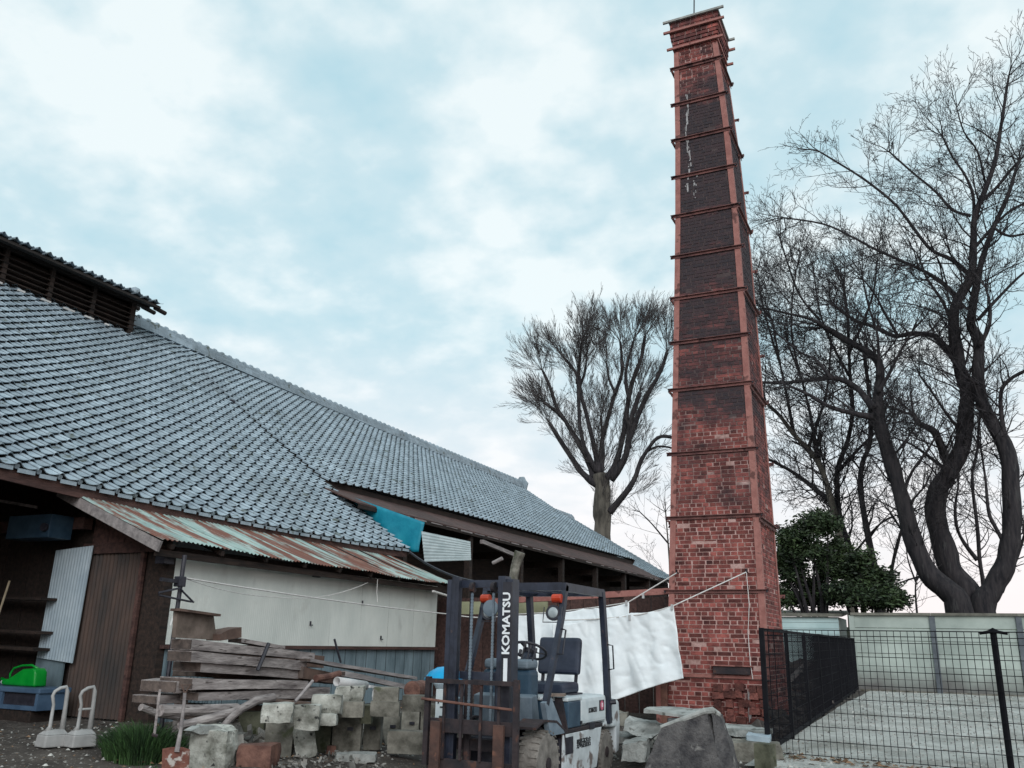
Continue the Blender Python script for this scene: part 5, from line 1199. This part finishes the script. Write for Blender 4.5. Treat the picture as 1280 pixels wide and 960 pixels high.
m_ = MB(); body = [Vector((p.x,yy-.09,max(p.z,zb))) for p in body]; m_.prism(body, (0,.18,0)); part('body', m_, MT['green'], wc, bevel=.03, seg=3, smooth=True)
m_ = MB(); m_.tube([P(13,852),P(6,851),P(2,848)], [.035,.025,.02], 10); part('spout', m_, MT['green'], wc, smooth=True)
m_ = MB(); m_.tube([P(7,851.5),P(3,852.5)], .026, 10); part('nozzle', m_, MT['flwhite'], wc)
m_ = MB(); m_.tube([P(12,852),P(13,842),P(18,835),P(28,832),P(40,831.5),P(48,836)], .014, 8); part('handle', m_, MT['green'], wc, smooth=True)

# grass clump
def grass(cx, cy, r, n, h, nm, lab, seed=1):
    random.seed(seed); m_ = MB()
    for i in range(n):
        a = random.random()*2*PI; rr = r*math.sqrt(random.random()); x = cx+rr*math.cos(a); y = cy+rr*math.sin(a); z = gz(x,y)-.01
        hh = h*random.uniform(.5,1)*(1-.45*(rr/r)**2); la = random.random()*2*PI; ln = random.uniform(.1,.5)*hh+ .25*rr; ox, oy = math.cos(la)*.3+math.cos(a)*.7, math.sin(la)*.3+math.sin(a)*.7
        w = .006; c_, s_ = -math.sin(la)*w, math.cos(la)*w; pr = []
        for t in (0,.35,.7,1.0): pr.append(Vector((x+ox*ln*t*t, y+oy*ln*t*t, z+hh*(t-.25*t*t*t))))
        vs = []
        for k_, p in enumerate(pr[:-1]): f_ = 1-.25*k_; vs += [p-Vector((c_*f_,s_*f_,0)), p+Vector((c_*f_,s_*f_,0))]
        vs.append(pr[-1]); m_.add(vs, [(0,1,3,2),(2,3,5,4),(4,5,6)], random.random())
    o = part(nm, m_, MT['grass'], None, kind='stuff', base=(cx,cy,gz(cx,cy))); return tag(o, lab, 'grass')
gp = AZ(168,940,.40); grass(gp.x, gp.y+.1, .36, 2300, .50, 'grass_clump', 'thick green grass clump growing at the foot of the corrugated door')
gp = AZ(150,955,.38); grass(gp.x+.3, gp.y, .5, 300, .10, 'short_grass', 'short sparse grass before the clump', 2)
gp = AZ(985,948,.33); grass(gp.x, gp.y, .35, 160, .10, 'weeds', 'low weeds at the foot of the mesh fence corner', 3)
random.seed(11)

# ------------------------------------------------------------------ stone basin and slabs in front of the chimney
bs = thing('stone_basin', 'large old dark stone basin tipped on its side with a pale rim', 'stone basin', AZ(862,968,.26))
def D_(px,py,d): return AD(px,py,d)
d0 = 9.55
def slabmesh(front, back, seedn, rg=.012, n=10):
    """loft between two quads with rough surface; quads listed bl, br, tr, tl"""
    m_ = MB()
    def qd(Q, u, v): return (Q[0]*(1-u)*(1-v)+Q[1]*u*(1-v)+Q[2]*u*v+Q[3]*(1-u)*v)
    def pn(p): 
        k_ = (vn(p.x*6+seedn,p.y*6,p.z*6)-.5)*2*rg+(vn(p.x*19+seedn,p.y*19,p.z*19)-.5)*rg
        return p+Vector((k_,k_*.6,k_))
    Q = lambda w, u, v: pn(qd(front,u,v).lerp(qd(back,u,v), w))
    for fn in (lambda a,b: Q(0,a,b), lambda a,b: Q(1,1-a,b), lambda a,b: Q(a,1,b), lambda a,b: Q(1-a,0,b), lambda a,b: Q(b,a,1), lambda a,b: Q(1-b,a,0)): m_.grid(fn, n, n)
    return m_
fr_ = [D_(796,985,d0),D_(908,985,d0-.05),D_(884,890,d0+.05),D_(826,909,d0+.1)]
bk_ = [D_(800,985,d0+.12),D_(926,985,d0+.35),D_(897,892,d0+.30),D_(836,905,d0+.22)]
part('front_wall', slabmesh(fr_, bk_, 2, .02, 16), MT['darkstone'], bs)
rim = MB(); rp_ = [D_(826,909,d0+.12),D_(843,903,d0+.11),D_(862,896,d0+.08),D_(880,889,d0+.06),D_(890,888,d0+.10),D_(898,893,d0+.2)]
rim.tube(rp_, [.022,.026,.03,.034,.036,.03], 9); part('rim', rim, MT['palestone'], bs)
sid = slabmesh([D_(905,985,d0-.03),D_(926,985,d0+.1),D_(901,893,d0+.2),D_(888,889,d0+.07)],[D_(915,985,d0+.5),D_(934,985,d0+.6),D_(903,893,d0+.6),D_(894,889,d0+.5)], 5, .015, 12)
part('side_wall', sid, MT['darkstone'], bs)
m_ = slabmesh([D_(805,891,d0+.9),D_(862,897,d0+.7),D_(862,894,d0+.7),D_(805,886,d0+.9)],[D_(812,887,d0+1.4),D_(893,891,d0+1.2),D_(892,886,d0+1.2),D_(812,883,d0+1.4)], 7, .01); part('back_rim', m_, MT['palestone'], bs)
m_ = slabmesh([D_(832,915,d0+.5),D_(890,915,d0+.5),D_(888,898,d0+.6),D_(835,900,d0+.6)],[D_(832,915,d0+.7),D_(890,915,d0+.7),D_(888,895,d0+.8),D_(835,897,d0+.8)], 8, .01); part('inner_floor', m_, MT['darkstone'], bs)
GSL = 'stone slabs heaped before the chimney'
def slab(nm, fr, bk, mt, lab, cat='slab', sd=1): return single(nm, slabmesh(fr, bk, sd, .022, 9), MT[mt], lab, cat, GSL)
slab('stone_slab', [D_(780,912,10.6),D_(812,925,10.3),D_(834,909,10.5),D_(783,898,10.8)],[D_(783,912,11.2),D_(815,925,10.9),D_(836,905,11.0),D_(786,895,11.3)],'palestone','pale sloping slab just left of the stone basin',sd=3)
slab('stone_slab', [D_(776,952,9.9),D_(806,953,9.8),D_(808,926,9.8),D_(778,931,9.9)],[D_(779,950,10.5),D_(811,952,10.4),D_(812,921,10.4),D_(781,924,10.5)],'palestone','squared pale stone low between the forklift rear wheel and the basin',sd=4)
slab('stone_slab', [D_(764,928,10.9),D_(788,930,10.8),D_(800,923,10.8),D_(766,918,10.9)],[D_(766,926,11.4),D_(792,926,11.3),D_(802,919,11.3),D_(768,914,11.4)],'palestone','thin pale slab resting on the squared stone',sd=5)
slab('stone_slab', [D_(744,905,11.6),D_(780,908,11.5),D_(782,893,11.5),D_(746,890,11.6)],[D_(746,905,12.1),D_(784,908,12.0),D_(786,889,12.0),D_(748,886,12.1)],'conc','grey slab behind the forklift rear wheel',sd=6)
slab('stone_slab', [D_(902,917,11.6),D_(964,922,11.3),D_(964,914,11.3),D_(902,909,11.6)],[D_(902,913,12.1),D_(966,916,11.8),D_(966,910,11.8),D_(902,905,12.1)],'palestone','long flat slab lying at the foot of the chimney',sd=7)
slab('stone_slab', [D_(932,930,10.7),D_(962,934,10.6),D_(962,922,10.6),D_(932,920,10.7)],[D_(934,928,11.1),D_(964,930,11.0),D_(964,917,11.0),D_(934,916,11.1)],'whitesheet','small bluish white slab beside the fence corner post',sd=8)
heap('rubble_bank', -2.95, 11.4, None, .78, 460, 'rubble', 'broken stone and brick rubble between the basin and the fence corner', .03,.11, .16, ry=1.2)
rough('boulder', AZ(944,962,.20), (.55,.4,.30), .3, 'conc', 'rounded grey green boulder before the fence corner', 'boulder', seed=3, rg=.03, rounding=.7, n=8)
rough('footing', AD(957,972,9.9)+Vector((.0,.05,-.0)), (.17,.17,.32), -.2, 'moss', 'square greenish concrete footing below the fence corner post', 'footing', rg=.005, rounding=.1, n=3)
# debris behind the side fence
MT['darkrubble'] = mat('dark_rubble', (0.025,0.02,0.02), (0.10,0.085,0.075), 4, .95, .4, rand=.6, attr=True)
heap('debris_heap', -2.75, 19.6, None, .52, 420, 'darkrubble', 'dark debris heaped beside the chimney behind the side fence', .05,.2, 1.0, ry=3.4)
heap('debris_heap', -2.28, 13.3, None, .22, 120, 'darkrubble', 'small dark debris strip between the chimney and the side fence', .04,.12, .35, ry=1.9)
for i, lab in enumerate(('pale scrap board lowest in the dark debris','grey scrap board, second in the dark debris from the fence corner','pale scrap board standing highest over the debris heap')):
    y = 16.6+i*1.1; x = -2.75+.04*i; m_ = MB(); m_.bar((x-.25,y,gz(x,y)+.25+random.random()*.5),(x+.2,y+1.2,gz(x,y)+.3+random.random()*.6),.12,.04)
    single('scrap_board', m_, MT['timber'] if i % 2 else MT['brownwood'], lab, 'board', 'scrap boards behind the side fence')

# ------------------------------------------------------------------ mesh fence
mf = thing('mesh_fence', 'black wire mesh fence running from its corner post to the right', 'fence', (-1.92,10.78,.35))
sf = thing('side_fence', 'black wire mesh fence running back from the corner to the concrete wall', 'fence', (-2.0,19,.4))
A_ = AZ(961,943,.35); A2 = AY(959,787,A_.y); B_ = AZ(1266,972,.33); C_ = AZ(1074,861,.45)
zt = A2.z; A_top = Vector((A_.x,A_.y,zt))
def fencebay(p0, p1, h0, h1, par, nm='mesh_panel', pv=.068, ph=.15, r=.0040):
    m_ = MB(); L_ = (p1-p0).length; n = int(L_/pv)
    for i in range(n+1):
        t = i/n; b = p0.lerp(p1,t); h = h0*(1-t)+h1*t; m_.tube([b+Vector((0,0,.02)), b+Vector((0,0,h))], r, 4)
    k = 0; zz = .03
    while zz <= h0:
        m_.tube([p0+Vector((0,0,zz)), p1+Vector((0,0,zz*h1/h0))], r*1.1, 4); zz += ph
    d = (p1-p0).normalized(); nn = Vector((-d.y,d.x,0))
    for hz in (h0-.08,):
        m_.tube([p0+Vector((0,0,h0-.06))+nn*.03, p1+Vector((0,0,h1-.06))+nn*.03], r*1.3, 4); m_.tube([p0+Vector((0,0,h0)), p1+Vector((0,0,h1))], r*1.6, 4)
    return part(nm, m_, MT['wire'], par)
h0 = zt-A_.z
Bt = AY(1244,789,B_.y); Bp = Vector((B_.x,B_.y,A_.z)); 
dv = (Bp-A_); dv.z = 0; L1 = dv.length; dn = dv.normalized()
fencebay(A_, Bp, h0, h0, mf)
fencebay(Bp, Bp+dn*2.0, h0, h0, mf)
def fpost(p, h, par, w=.05, nm='post'):
    m_ = MB(); m_.box((p.x-w/2,p.y-w/2,p.z-.3),(p.x+w/2,p.y+w/2,p.z+h+.02)); return part(nm, m_, MT['wire'], par)
fpost(A_+Vector((0,0,0)), h0, mf, .055); 
pp = Bp+Vector((.0,.06,0)); m_ = MB(); m_.tube([pp+Vector((0,0,-.3)), pp+Vector((0,0,h0+.0))], .032, 10); po = part('post', m_, MT['wire'], mf)
m_ = MB(); t_ = pp+Vector((0,-.02,h0-.005))
m_.tube([t_+dn*-.13+Vector((0,0,-.01)), t_+dn*-.05+Vector((0,0,.005)), t_+Vector((0,0,.02)), t_+dn*.05+Vector((0,0,.005)), t_+dn*.13+Vector((0,0,-.01))], [.014,.017,.03,.017,.014], 8); part('post_clamp', m_, MT['wire'], po)
nb = 8; hC = AX(1072,798,C_.x).z-C_.z
for i in range(nb):
    t0, t1 = i/nb, (i+1)/nb; fencebay(A_.lerp(C_,t0), A_.lerp(C_,t1), h0, h0, sf, r=.0045)
    fpost(A_.lerp(C_,t1), h0, sf, .05)
for z in (.0,): m_ = MB(); m_.bar(A_+Vector((0,0,.04)), C_+Vector((0,0,.04)), .03,.05); part('bottom_rail', m_, MT['wire'], sf)
m_ = MB(); m_.bar(A_+Vector((0,0,h0)), C_+Vector((0,0,h0)), .035,.035); part('top_rail', m_, MT['wire'], sf)
# ------------------------------------------------------------------ concrete panel wall
cw = thing('panel_wall', 'long pale concrete panel wall with blue grey posts behind the gravel lot', 'wall', (2,27.4,.45))
WYL = 27.35
zb_, ztp = .40, AY(1120,765,WYL).z-.10
px0 = AY(1067,800,WYL).x; p1x = AY(1168,800,WYL).x; stp = p1x-px0
for i in range(-0,8):
    xa = px0+i*stp
    m_ = MB(); m_.box((xa-.07,WYL-.09,zb_),(xa+.07,WYL+.09,ztp)); part('post', m_, MT['wallpost'] if i else MT['wallpanel'], cw)
    n_ = 6
    for k in range(n_):
        za = zb_+(ztp-zb_)*k/n_; m_ = MB(); m_.box((xa+.071,WYL-.03-.012*(k%2)-random.uniform(0,.008),za+.010),(xa+stp-.071,WYL+.03,zb_+(ztp-zb_)*(k+1)/n_-.004)); part('panel', m_, MT['wallpanel'], cw)
    m_ = MB(); m_.box((xa-.02,WYL-.13,ztp+.002),(xa+stp-.025,WYL+.13,ztp+.075)); part('coping', m_, MT['wallcap'], cw)
m_ = MB(); m_.box((px0-.08,WYL-.02,zb_-.2),(px0+8*stp,WYL-.06,zb_+.06)); part('footing', m_, MT['conc'], cw)
sdh = thing('pale_outbuilding', 'low pale blue sided outbuilding just behind the side fence', 'building', (-4.5,29,.5))
W2 = 29.0; xr = AY(1048,775,W2).x; zt2 = AY(1000,771,W2).z
m_ = MB(); m_.box((-7.5,W2,.3),(xr,W2+2.5,zt2)); part('wall', m_, MT['wallpanel'], sdh)
for k in range(9):
    z = 1.1+k*.17; 
    if z+.16 > zt2: break
    m_ = MB(); m_.box((-7.5,W2-.03-.0*k,z),(xr-.0,W2-.001,z+.16)); part('siding_board', m_, MT['paleshed'], sdh)
m_ = MB(); m_.hexa([(-7.7,W2-.15,zt2+.002),(xr+.12,W2-.15,zt2+.002),(xr+.12,W2+2.6,zt2+.2),(-7.7,W2+2.6,zt2+.2),(-7.7,W2-.15,zt2+.09),(xr+.12,W2-.15,zt2+.09),(xr+.12,W2+2.6,zt2+.3),(-7.7,W2+2.6,zt2+.3)]); part('roof', m_, MT['wallcap'], sdh)

# ------------------------------------------------------------------ trees
RMIN = [.006]
def grow(mb, p, d, length, r, lvl, maxl, rng, up_, spread, dens, wig=.18):
    nseg = 4 if lvl < maxl else 3; pts = [p.copy()]; rads = [r]; q = p.copy(); dd = d.copy()
    for i in range(nseg):
        dd = (dd + Vector((rng.gauss(0,wig),rng.gauss(0,wig),rng.gauss(0,wig)))+Vector((0,0,up_))).normalized(); q = q+dd*length/nseg; pts.append(q.copy()); rads.append(max(RMIN[0], r*(1-.72*(i+1)/nseg)))
    mb.tube(pts, rads, 4 if r > .04 else 3, caps=False)
    if lvl < maxl:
        n = max(2, int(length*dens*(1.0+.9*lvl)+rng.random()))
        for k in range(n):
            t = .18+.82*(k+rng.random())/n; t = min(t,.98); i = min(int(t*nseg), nseg-1); f_ = t*nseg-i; b = pts[i].lerp(pts[i+1], f_); ax_ = (pts[i+1]-pts[i]).normalized()
            rv = Vector((rng.gauss(0,1),rng.gauss(0,1),rng.gauss(0,1))); pe = (rv-ax_*rv.dot(ax_)); 
            if pe.length < .01: continue
            pe.normalize(); an = spread*rng.uniform(.7,1.3); nd = ax_*math.cos(an)+pe*math.sin(an)
            grow(mb, b, nd, length*rng.uniform(.38,.66)*(1.1-.4*t), max(RMIN[0]*1.3, rads[i]*rng.uniform(.45,.65)), lvl+1, maxl, rng, up_, spread, dens, wig)
def limb_pts(pix, Y0, rng, dj):
    out = []
    off = 0
    for i, (px, py) in enumerate(pix):
        if i: off += rng.uniform(-1,1)*dj*.4+dj*.25*(1 if hsh(pix[-1][0]) > .5 else -1)
        out.append(AY(px, py, Y0+off))
    return out
def smoothpoly(pts, rads):
    P, R_ = [], []
    for i in range(len(pts)-1):
        p0 = pts[max(i-1,0)]; p1 = pts[i]; p2 = pts[i+1]; p3 = pts[min(i+2,len(pts)-1)]
        for k in range(4):
            t = k/4; P.append(.5*((2*p1)+(p2-p0)*t+(2*p0-5*p1+4*p2-p3)*t*t+(3*p1-p0-3*p2+p3)*t*t*t)); R_.append(rads[i]*(1-t)+rads[i+1]*t)
    P.append(pts[-1]); R_.append(rads[-1]); return P, R_
def tree(nm, label, Y0, limbs, seed, bark='bark', child_len=2.6, dens=.9, up_=.07, spread=.75, dj=.5, maxl=4, kpx=None, tips=(4,1.8), every=.5, roots=None, cmin=.35, thin=.88, wig=.15, rb=.045, twbark='bark'):
    rng = random.Random(seed); tk = MB(); lms = []; tw = MB(); RMIN[0] = (.00018 if Y0 < 45 else .00013)*math.hypot(Y0, 5)
    for li, (pix, w0, w1) in enumerate(limbs):
        pts = limb_pts(pix, Y0, rng, dj if li else dj*.3)
        if li == 0: base = pts[0].copy(); pts.insert(0, Vector((base.x+(base.x-pts[1].x)*.15, base.y, gz(base.x,base.y)-.2)))
        n = len(pts); rads = [max(.012,(w0+(w1-w0)*(i/(n-1))**.68)*.46*thin*(pts[i]-CAMP).dot(fw)/F) for i in range(n)]
        if li == 0: rads[0] *= 1.5
        P, R_ = smoothpoly(pts, rads)
        R_ = [r*(1+.30*(vn(p.x*2.3,p.y*2.3,p.z*2.3)-.5)) for p, r in zip(P,R_)]; P = [p+Vector((vn(p.x*1.5,p.y,p.z*1.5)-.5,0,vn(p.z*1.5,p.y,p.x*1.5)-.5))*min(.10,r*.5) for p, r in zip(P,R_)]
        lms.append(MB()); (tk if li == 0 else lms[-1]).tube(P, R_, 9 if rads[0] > .12 else 6, caps=True)
        acc = 0
        for i in range(1, len(P)):
            sl = (P[i]-P[i-1]).length; acc += sl
            if i < len(P)*.22 and li == 0: acc = 0; continue
            while acc > every:
                acc -= every; ax_ = (P[i]-P[i-1]).normalized(); rv = Vector((rng.gauss(0,1),rng.gauss(0,1)*.8,rng.gauss(0,1))); pe = rv-ax_*rv.dot(ax_)
                if pe.length < .05: continue
                pe.normalize(); an = spread*rng.uniform(.8,1.4); nd = (ax_*math.cos(an)+pe*math.sin(an)); tt = i/len(P)
                if nd.z < -.5: nd.z *= -.6
                grow(tw, P[i], nd.normalized(), child_len*rng.uniform(cmin,1.0)*(1.15-.4*tt), min(R_[i]*.5, rb)*rng.uniform(.5,1), 1, maxl, rng, up_, spread, dens, wig)
        for k in range(tips[0]):
            ax_ = (P[-1]-P[-2]).normalized(); rv = Vector((rng.gauss(0,1),rng.gauss(0,1),rng.gauss(0,1)))*.4; grow(tw, P[-1], (ax_+rv).normalized(), tips[1]*rng.uniform(.6,1.1), min(R_[-1]*.75, rb), 1, maxl, rng, up_, spread*.8, dens, wig)
    b = base.copy(); b.z = gz(b.x,b.y)
    t = thing(nm, label, 'tree', b); part('trunk', tk, MT[bark], t, smooth=True); [part('limb', q_, MT['bark'], t, smooth=True) for q_ in lms[1:]]; o = part('crown', tw, MT[twbark], t); o['kind'] = 'stuff'
    return t
# left pollarded tree beyond the storehouse
tree('bare_tree', 'pollarded bare tree with a thick grey trunk rising behind the tiled roof', 50.0, [
 ([(753,668),(752,640),(753,612),(751,594)], 31,25),
 ([(746,606),(731,594),(717,576),(698,547),(687,529)], 13,6),
 ([(742,598),(736,580),(724,554),(702,521),(680,503)], 11,5),
 ([(727,560),(712,535),(695,507),(686,480),(678,463)], 8,4),
 ([(746,590),(738,575),(728,550),(724,520),(722,474),(714,458),(706,448)], 9,4),
 ([(722,480),(724,455),(728,427)], 7,4),
 ([(748,592),(743,560),(733,518),(726,490),(724,470)], 9,5),
 ([(724,485),(731,465),(733,448)], 5,3),
 ([(750,592),(751,565),(756,535),(768,496),(777,467),(777,445),(775,427)], 10,4),
 ([(770,492),(762,475),(758,455)], 5,3),
 ([(753,590),(754,560),(752,538),(751,522)], 6,4),
 ([(758,598),(770,580),(780,540),(786,496),(793,470),(802,445),(806,420)], 12,5),
 ([(786,500),(782,470),(788,440),(792,425)], 6,3),
 ([(764,600),(780,575),(790,540),(808,496),(824,468),(834,440)], 13,5),
 ([(786,560),(788,530),(800,490)], 12,7),
 ([(762,640),(775,625),(790,605),(800,580),(808,565),(822,547),(842,547)], 12,5),
 ([(808,565),(822,558),(840,560)], 5,3),
 ], 5, 'greybark', child_len=2.45, dens=1.35, up_=.05, spread=.36, dj=.5, tips=(20,2.3), every=.28, cmin=.45, thin=.85, wig=.055, rb=.015, twbark='twig')  # trunk's lit grey against dark limbs is put into the bark colours
TY = 31.0
tree('cherry_tree', 'big dark bare tree with a forked trunk leaning left over the wall', TY, [
 ([(1200,762),(1186,738),(1163,715),(1142,672),(1126,613),(1109,563),(1097,522),(1099,484),(1097,451),(1067,430),(1030,409)], 46,8),
 ([(1092,512),(1075,488),(1050,474),(1020,474),(985,478),(952,478)], 13,4),
 ([(1090,522),(1068,517),(1038,509),(1012,494),(990,484)], 11,4),
 ([(1098,490),(1110,470),(1125,440),(1140,415)], 7,3),
 ([(1098,470),(1098,440),(1096,415),(1085,380),(1078,345)], 6,2.5),
 ([(1128,620),(1140,590),(1158,565),(1170,545)], 6,2.5),
 ([(1040,474),(1020,450),(1000,440),(975,420)], 6,2.5),
 ([(1040,415),(1015,400),(985,392),(955,385)], 6,3),
 ], 21, child_len=2.9, dens=1.35, every=.27)
tree('cherry_tree', 'tall dark bare tree in the middle of the wall, its top above all others', TY+1.2, [
 ([(1212,762),(1203,735),(1186,705),(1172,655),(1172,617),(1188,588),(1203,555),(1209,497),(1201,459),(1195,422),(1194,385),(1213,345),(1217,300),(1219,268),(1242,209),(1252,152),(1261,95)], 50,3),
 ([(1201,462),(1188,442),(1168,420),(1142,417),(1117,420),(1090,408),(1067,400),(1040,380)], 12,4),
 ([(1217,280),(1216,245),(1206,219),(1190,195),(1178,170)], 6,2.5),
 ([(1212,345),(1190,325),(1160,308),(1121,258),(1079,223),(1025,190)], 9,2.5),
 ([(1203,385),(1185,360),(1157,340),(1125,325),(1095,312),(1061,294),(1029,280),(980,272)], 9,2.5),
 ([(1213,270),(1190,262),(1170,240),(1140,215),(1112,190)], 6,2.5),
 ([(1186,580),(1178,560),(1167,540),(1150,530),(1142,517)], 14,8),
 ([(1197,420),(1180,380),(1160,350),(1150,325)], 7,3),
 ([(1188,590),(1160,570),(1140,556),(1120,548)], 6,2.5),
 ([(1203,540),(1185,520),(1165,490),(1150,470)], 6,2.5),
 ([(1121,418),(1105,390),(1095,370),(1080,350)], 5,2.5),
 ([(1223,255),(1245,235),(1270,205),(1290,185)], 6,3),
 ([(1218,310),(1240,285),(1265,262),(1290,250)], 6,3),
 ([(1232,230),(1222,190),(1205,165),(1196,135)], 4,2),
 ], 33, child_len=2.8, dens=1.3, every=.28)
tree('cherry_tree', 'dark bare tree nearest the right edge with a trunk bending left', TY+.6, [
 ([(1228,762),(1240,735),(1258,700),(1266,647),(1259,567),(1240,528),(1222,484),(1224,430),(1213,405),(1217,375),(1225,335),(1240,290),(1258,250),(1274,200)], 42,4),
 ([(1259,560),(1252,520),(1251,492),(1262,475),(1285,462)], 9,5),
 ([(1224,432),(1236,410),(1238,385),(1232,360)], 8,3),
 ([(1222,480),(1205,470),(1192,450)], 6,3),
 ([(1262,690),(1245,660),(1236,640),(1232,600),(1226,560)], 8,3),
 ([(1222,400),(1250,370),(1275,345),(1295,330)], 7,3),
 ([(1243,285),(1262,295),(1290,290)], 5,3),
 ], 41, child_len=2.8, dens=1.3, every=.28)
tree('bare_tree', 'slim bare tree with a pale trunk slanting left beside the evergreens', TY+3, [
 ([(1062,745),(1055,700),(1042,638),(1026,584),(1008,560),(992,542),(975,520),(958,503)], 15,5),
 ([(1036,625),(1020,612),(1001,597),(982,585),(960,574)], 9,4),
 ([(1026,585),(1018,545),(1010,505),(1000,470),(985,430)], 7,3),
 ([(992,542),(985,500),(975,455),(965,400)], 6,3),
 ([(1010,560),(1025,520),(1035,480),(1038,440)], 6,3),
 ([(1000,470),(990,420),(990,380),(995,340)], 4,2),
 ([(975,455),(958,400),(948,350)], 4,2),
 ], 52, 'greybark', child_len=2.4, dens=1.4, every=.21)
tree('bare_tree', 'slim dark bare tree with two upright stems behind the evergreens', TY+4, [
 ([(1066,745),(1063,690),(1049,640),(1047,588),(1060,550),(1066,510),(1062,460),(1060,410),(1055,360)], 12,4),
 ([(1047,590),(1070,565),(1090,545),(1105,530)], 6,3),
 ([(1049,635),(1035,610),(1030,580)], 5,3),
 ([(1062,470),(1040,430),(1025,390),(1018,345)], 5,2),
 ([(1062,440),(1080,400),(1092,365),(1096,330)], 5,2),
 ([(1025,400),(1000,370),(985,330),(975,300)], 4,2),
 ], 63, child_len=2.6, dens=1.4, every=.21)
tree('bare_tree', 'slim dark bare tree with one wavy stem left of the big forked trunk', TY+2, [
 ([(1100,745),(1094,709),(1084,663),(1076,613),(1078,580),(1087,555),(1088,517),(1085,480),(1080,440)], 14,5),
 ([(1111,735),(1117,700),(1127,663)], 7,4),
 ([(1070,690),(1090,665),(1110,648),(1140,640)], 4,2),
 ([(1078,590),(1062,570),(1050,560)], 4,2),
 ], 74, child_len=2.0, dens=1.0, every=.4)
tree('bare_tree', 'thin bare tree between the two big trunks at the right', TY+5, [
 ([(1232,755),(1225,700),(1222,660),(1215,600),(1222,560),(1225,500)], 9,3),
 ([(1222,700),(1200,670),(1194,640),(1198,605)], 7,3),
 ([(1252,740),(1270,700),(1280,670)], 7,4),
 ], 85, child_len=2.2, dens=1.0, every=.4)
tree('bare_tree', 'far small bare tree low behind the wall near the evergreens', TY+16, [
 ([(1145,752),(1146,720),(1150,690)], 4,2),
 ([(1146,730),(1135,700),(1132,675)], 3,1.5),
 ([(1146,725),(1160,700),(1165,680)], 3,1.5),
 ], 96, child_len=3.4, dens=.7, every=.4)
tree('bare_tree', 'far pale bare tree seen just left of the chimney above the low roof', TY+26, [
 ([(838,730),(836,690),(832,640)], 4,2),
 ([(836,680),(815,655),(800,640)], 3,1.5),
 ([(836,660),(845,640),(860,610)], 3,1.5),
 ], 97, 'greybark', child_len=4.0, dens=.6, every=.6)

# evergreens over the wall
def evergreen(cs, Y0, label, seed, nleaf):
    rng = random.Random(seed); m_ = MB(); tk = MB()
    c0 = AY(*cs[0][:2], Y0); b = Vector((c0.x, Y0, gz(c0.x,Y0)))
    for px, py, rx, ry in cs:
        c = AY(px,py,Y0+rng.uniform(-.6,.6)); k_ = (c-CAMP).dot(fw)/F; Rx, Rz = rx*k_, ry*k_
        tk.tube([Vector((b.x,b.y,b.z+.6)), b.lerp(c,.5)+Vector((rng.uniform(-.2,.2),0,.3)), c], [.09,.06,.02], 6)
        for j in range(34):
            dn_ = Vector((rng.gauss(0,1),rng.gauss(0,1),rng.gauss(0,.8))).normalized(); e_ = c+Vector((dn_.x*Rx,dn_.y*Rx,dn_.z*Rz))*rng.uniform(.55,1.12); tk.tube([c, (c+e_)/2+Vector((0,0,-.08)), e_], [.025,.015,.006], 3)
            nl = int(nleaf*rng.uniform(.8,3.6)); 
            for i in range(nl):
                t = .35+.7*rng.random(); p = c.lerp(e_, t)+Vector((rng.gauss(0,.13),rng.gauss(0,.13),rng.gauss(0,.10))); s_ = rng.uniform(.035,.09)
                u = Vector((rng.gauss(0,1),rng.gauss(0,1),rng.gauss(0,.5))).normalized(); w = u.cross(Vector((rng.gauss(0,1),rng.gauss(0,1),rng.gauss(0,1)))).normalized()*.4
                m_.add([p-u*s_, p+w*s_, p+u*s_, p-w*s_], [(0,1,2,3)], rng.random())
    t = thing('evergreen_tree', label, 'tree', b); tk.tube([b, Vector((b.x,b.y,b.z+.8))], [.12,.1], 7); part('trunk', tk, MT['bark'], t); part('foliage', m_, MT['leaf'], t, kind='stuff')
evergreen([(1018,690,26,30),(1010,660,24,22),(1035,655,18,16),(995,690,20,18),(990,715,18,14),(1010,730,30,16),(1035,705,22,26),(984,672,14,16),(978,742,14,14),(1000,748,20,12),(1030,746,22,14),(975,700,9,9),(1022,648,10,9),(1050,690,14,18)], 29.6, 'dark evergreen tree rising over the pale outbuilding beside the chimney', 4, 26)
evergreen([(1080,735,30,20),(1062,715,20,18),(1100,722,20,13),(1050,740,24,14),(1112,745,18,10),(1090,750,36,10),(1120,750,16,9),(1060,740,20,14),(1075,700,14,12)], 29.2, 'low dark evergreen shrub leaning over the wall right of the taller one', 9, 26)
# far hedge line beyond everything so that the ground meets the sky naturally
rng = random.Random(5); m_ = MB()
for i in range(5000):
    x = rng.uniform(-150,120); y = 150+rng.gauss(0,4); h = (3.5+2.5*vn(x*.06,1,1))*rng.random()**.5; s_ = rng.uniform(.5,1.2)
    u = Vector((rng.gauss(0,1),rng.gauss(0,.3),rng.gauss(0,1))).normalized()*s_; w = u.cross(Vector((0,1,.3))).normalized()*s_*.7; p = Vector((x,y,h))
    m_.add([p-u,p+w,p+u,p-w],[(0,1,2,3)],rng.random())
tag(part('distant_treeline', m_, MT['leaf'], None, kind='stuff'), 'low dark line of distant trees along the horizon', 'trees')
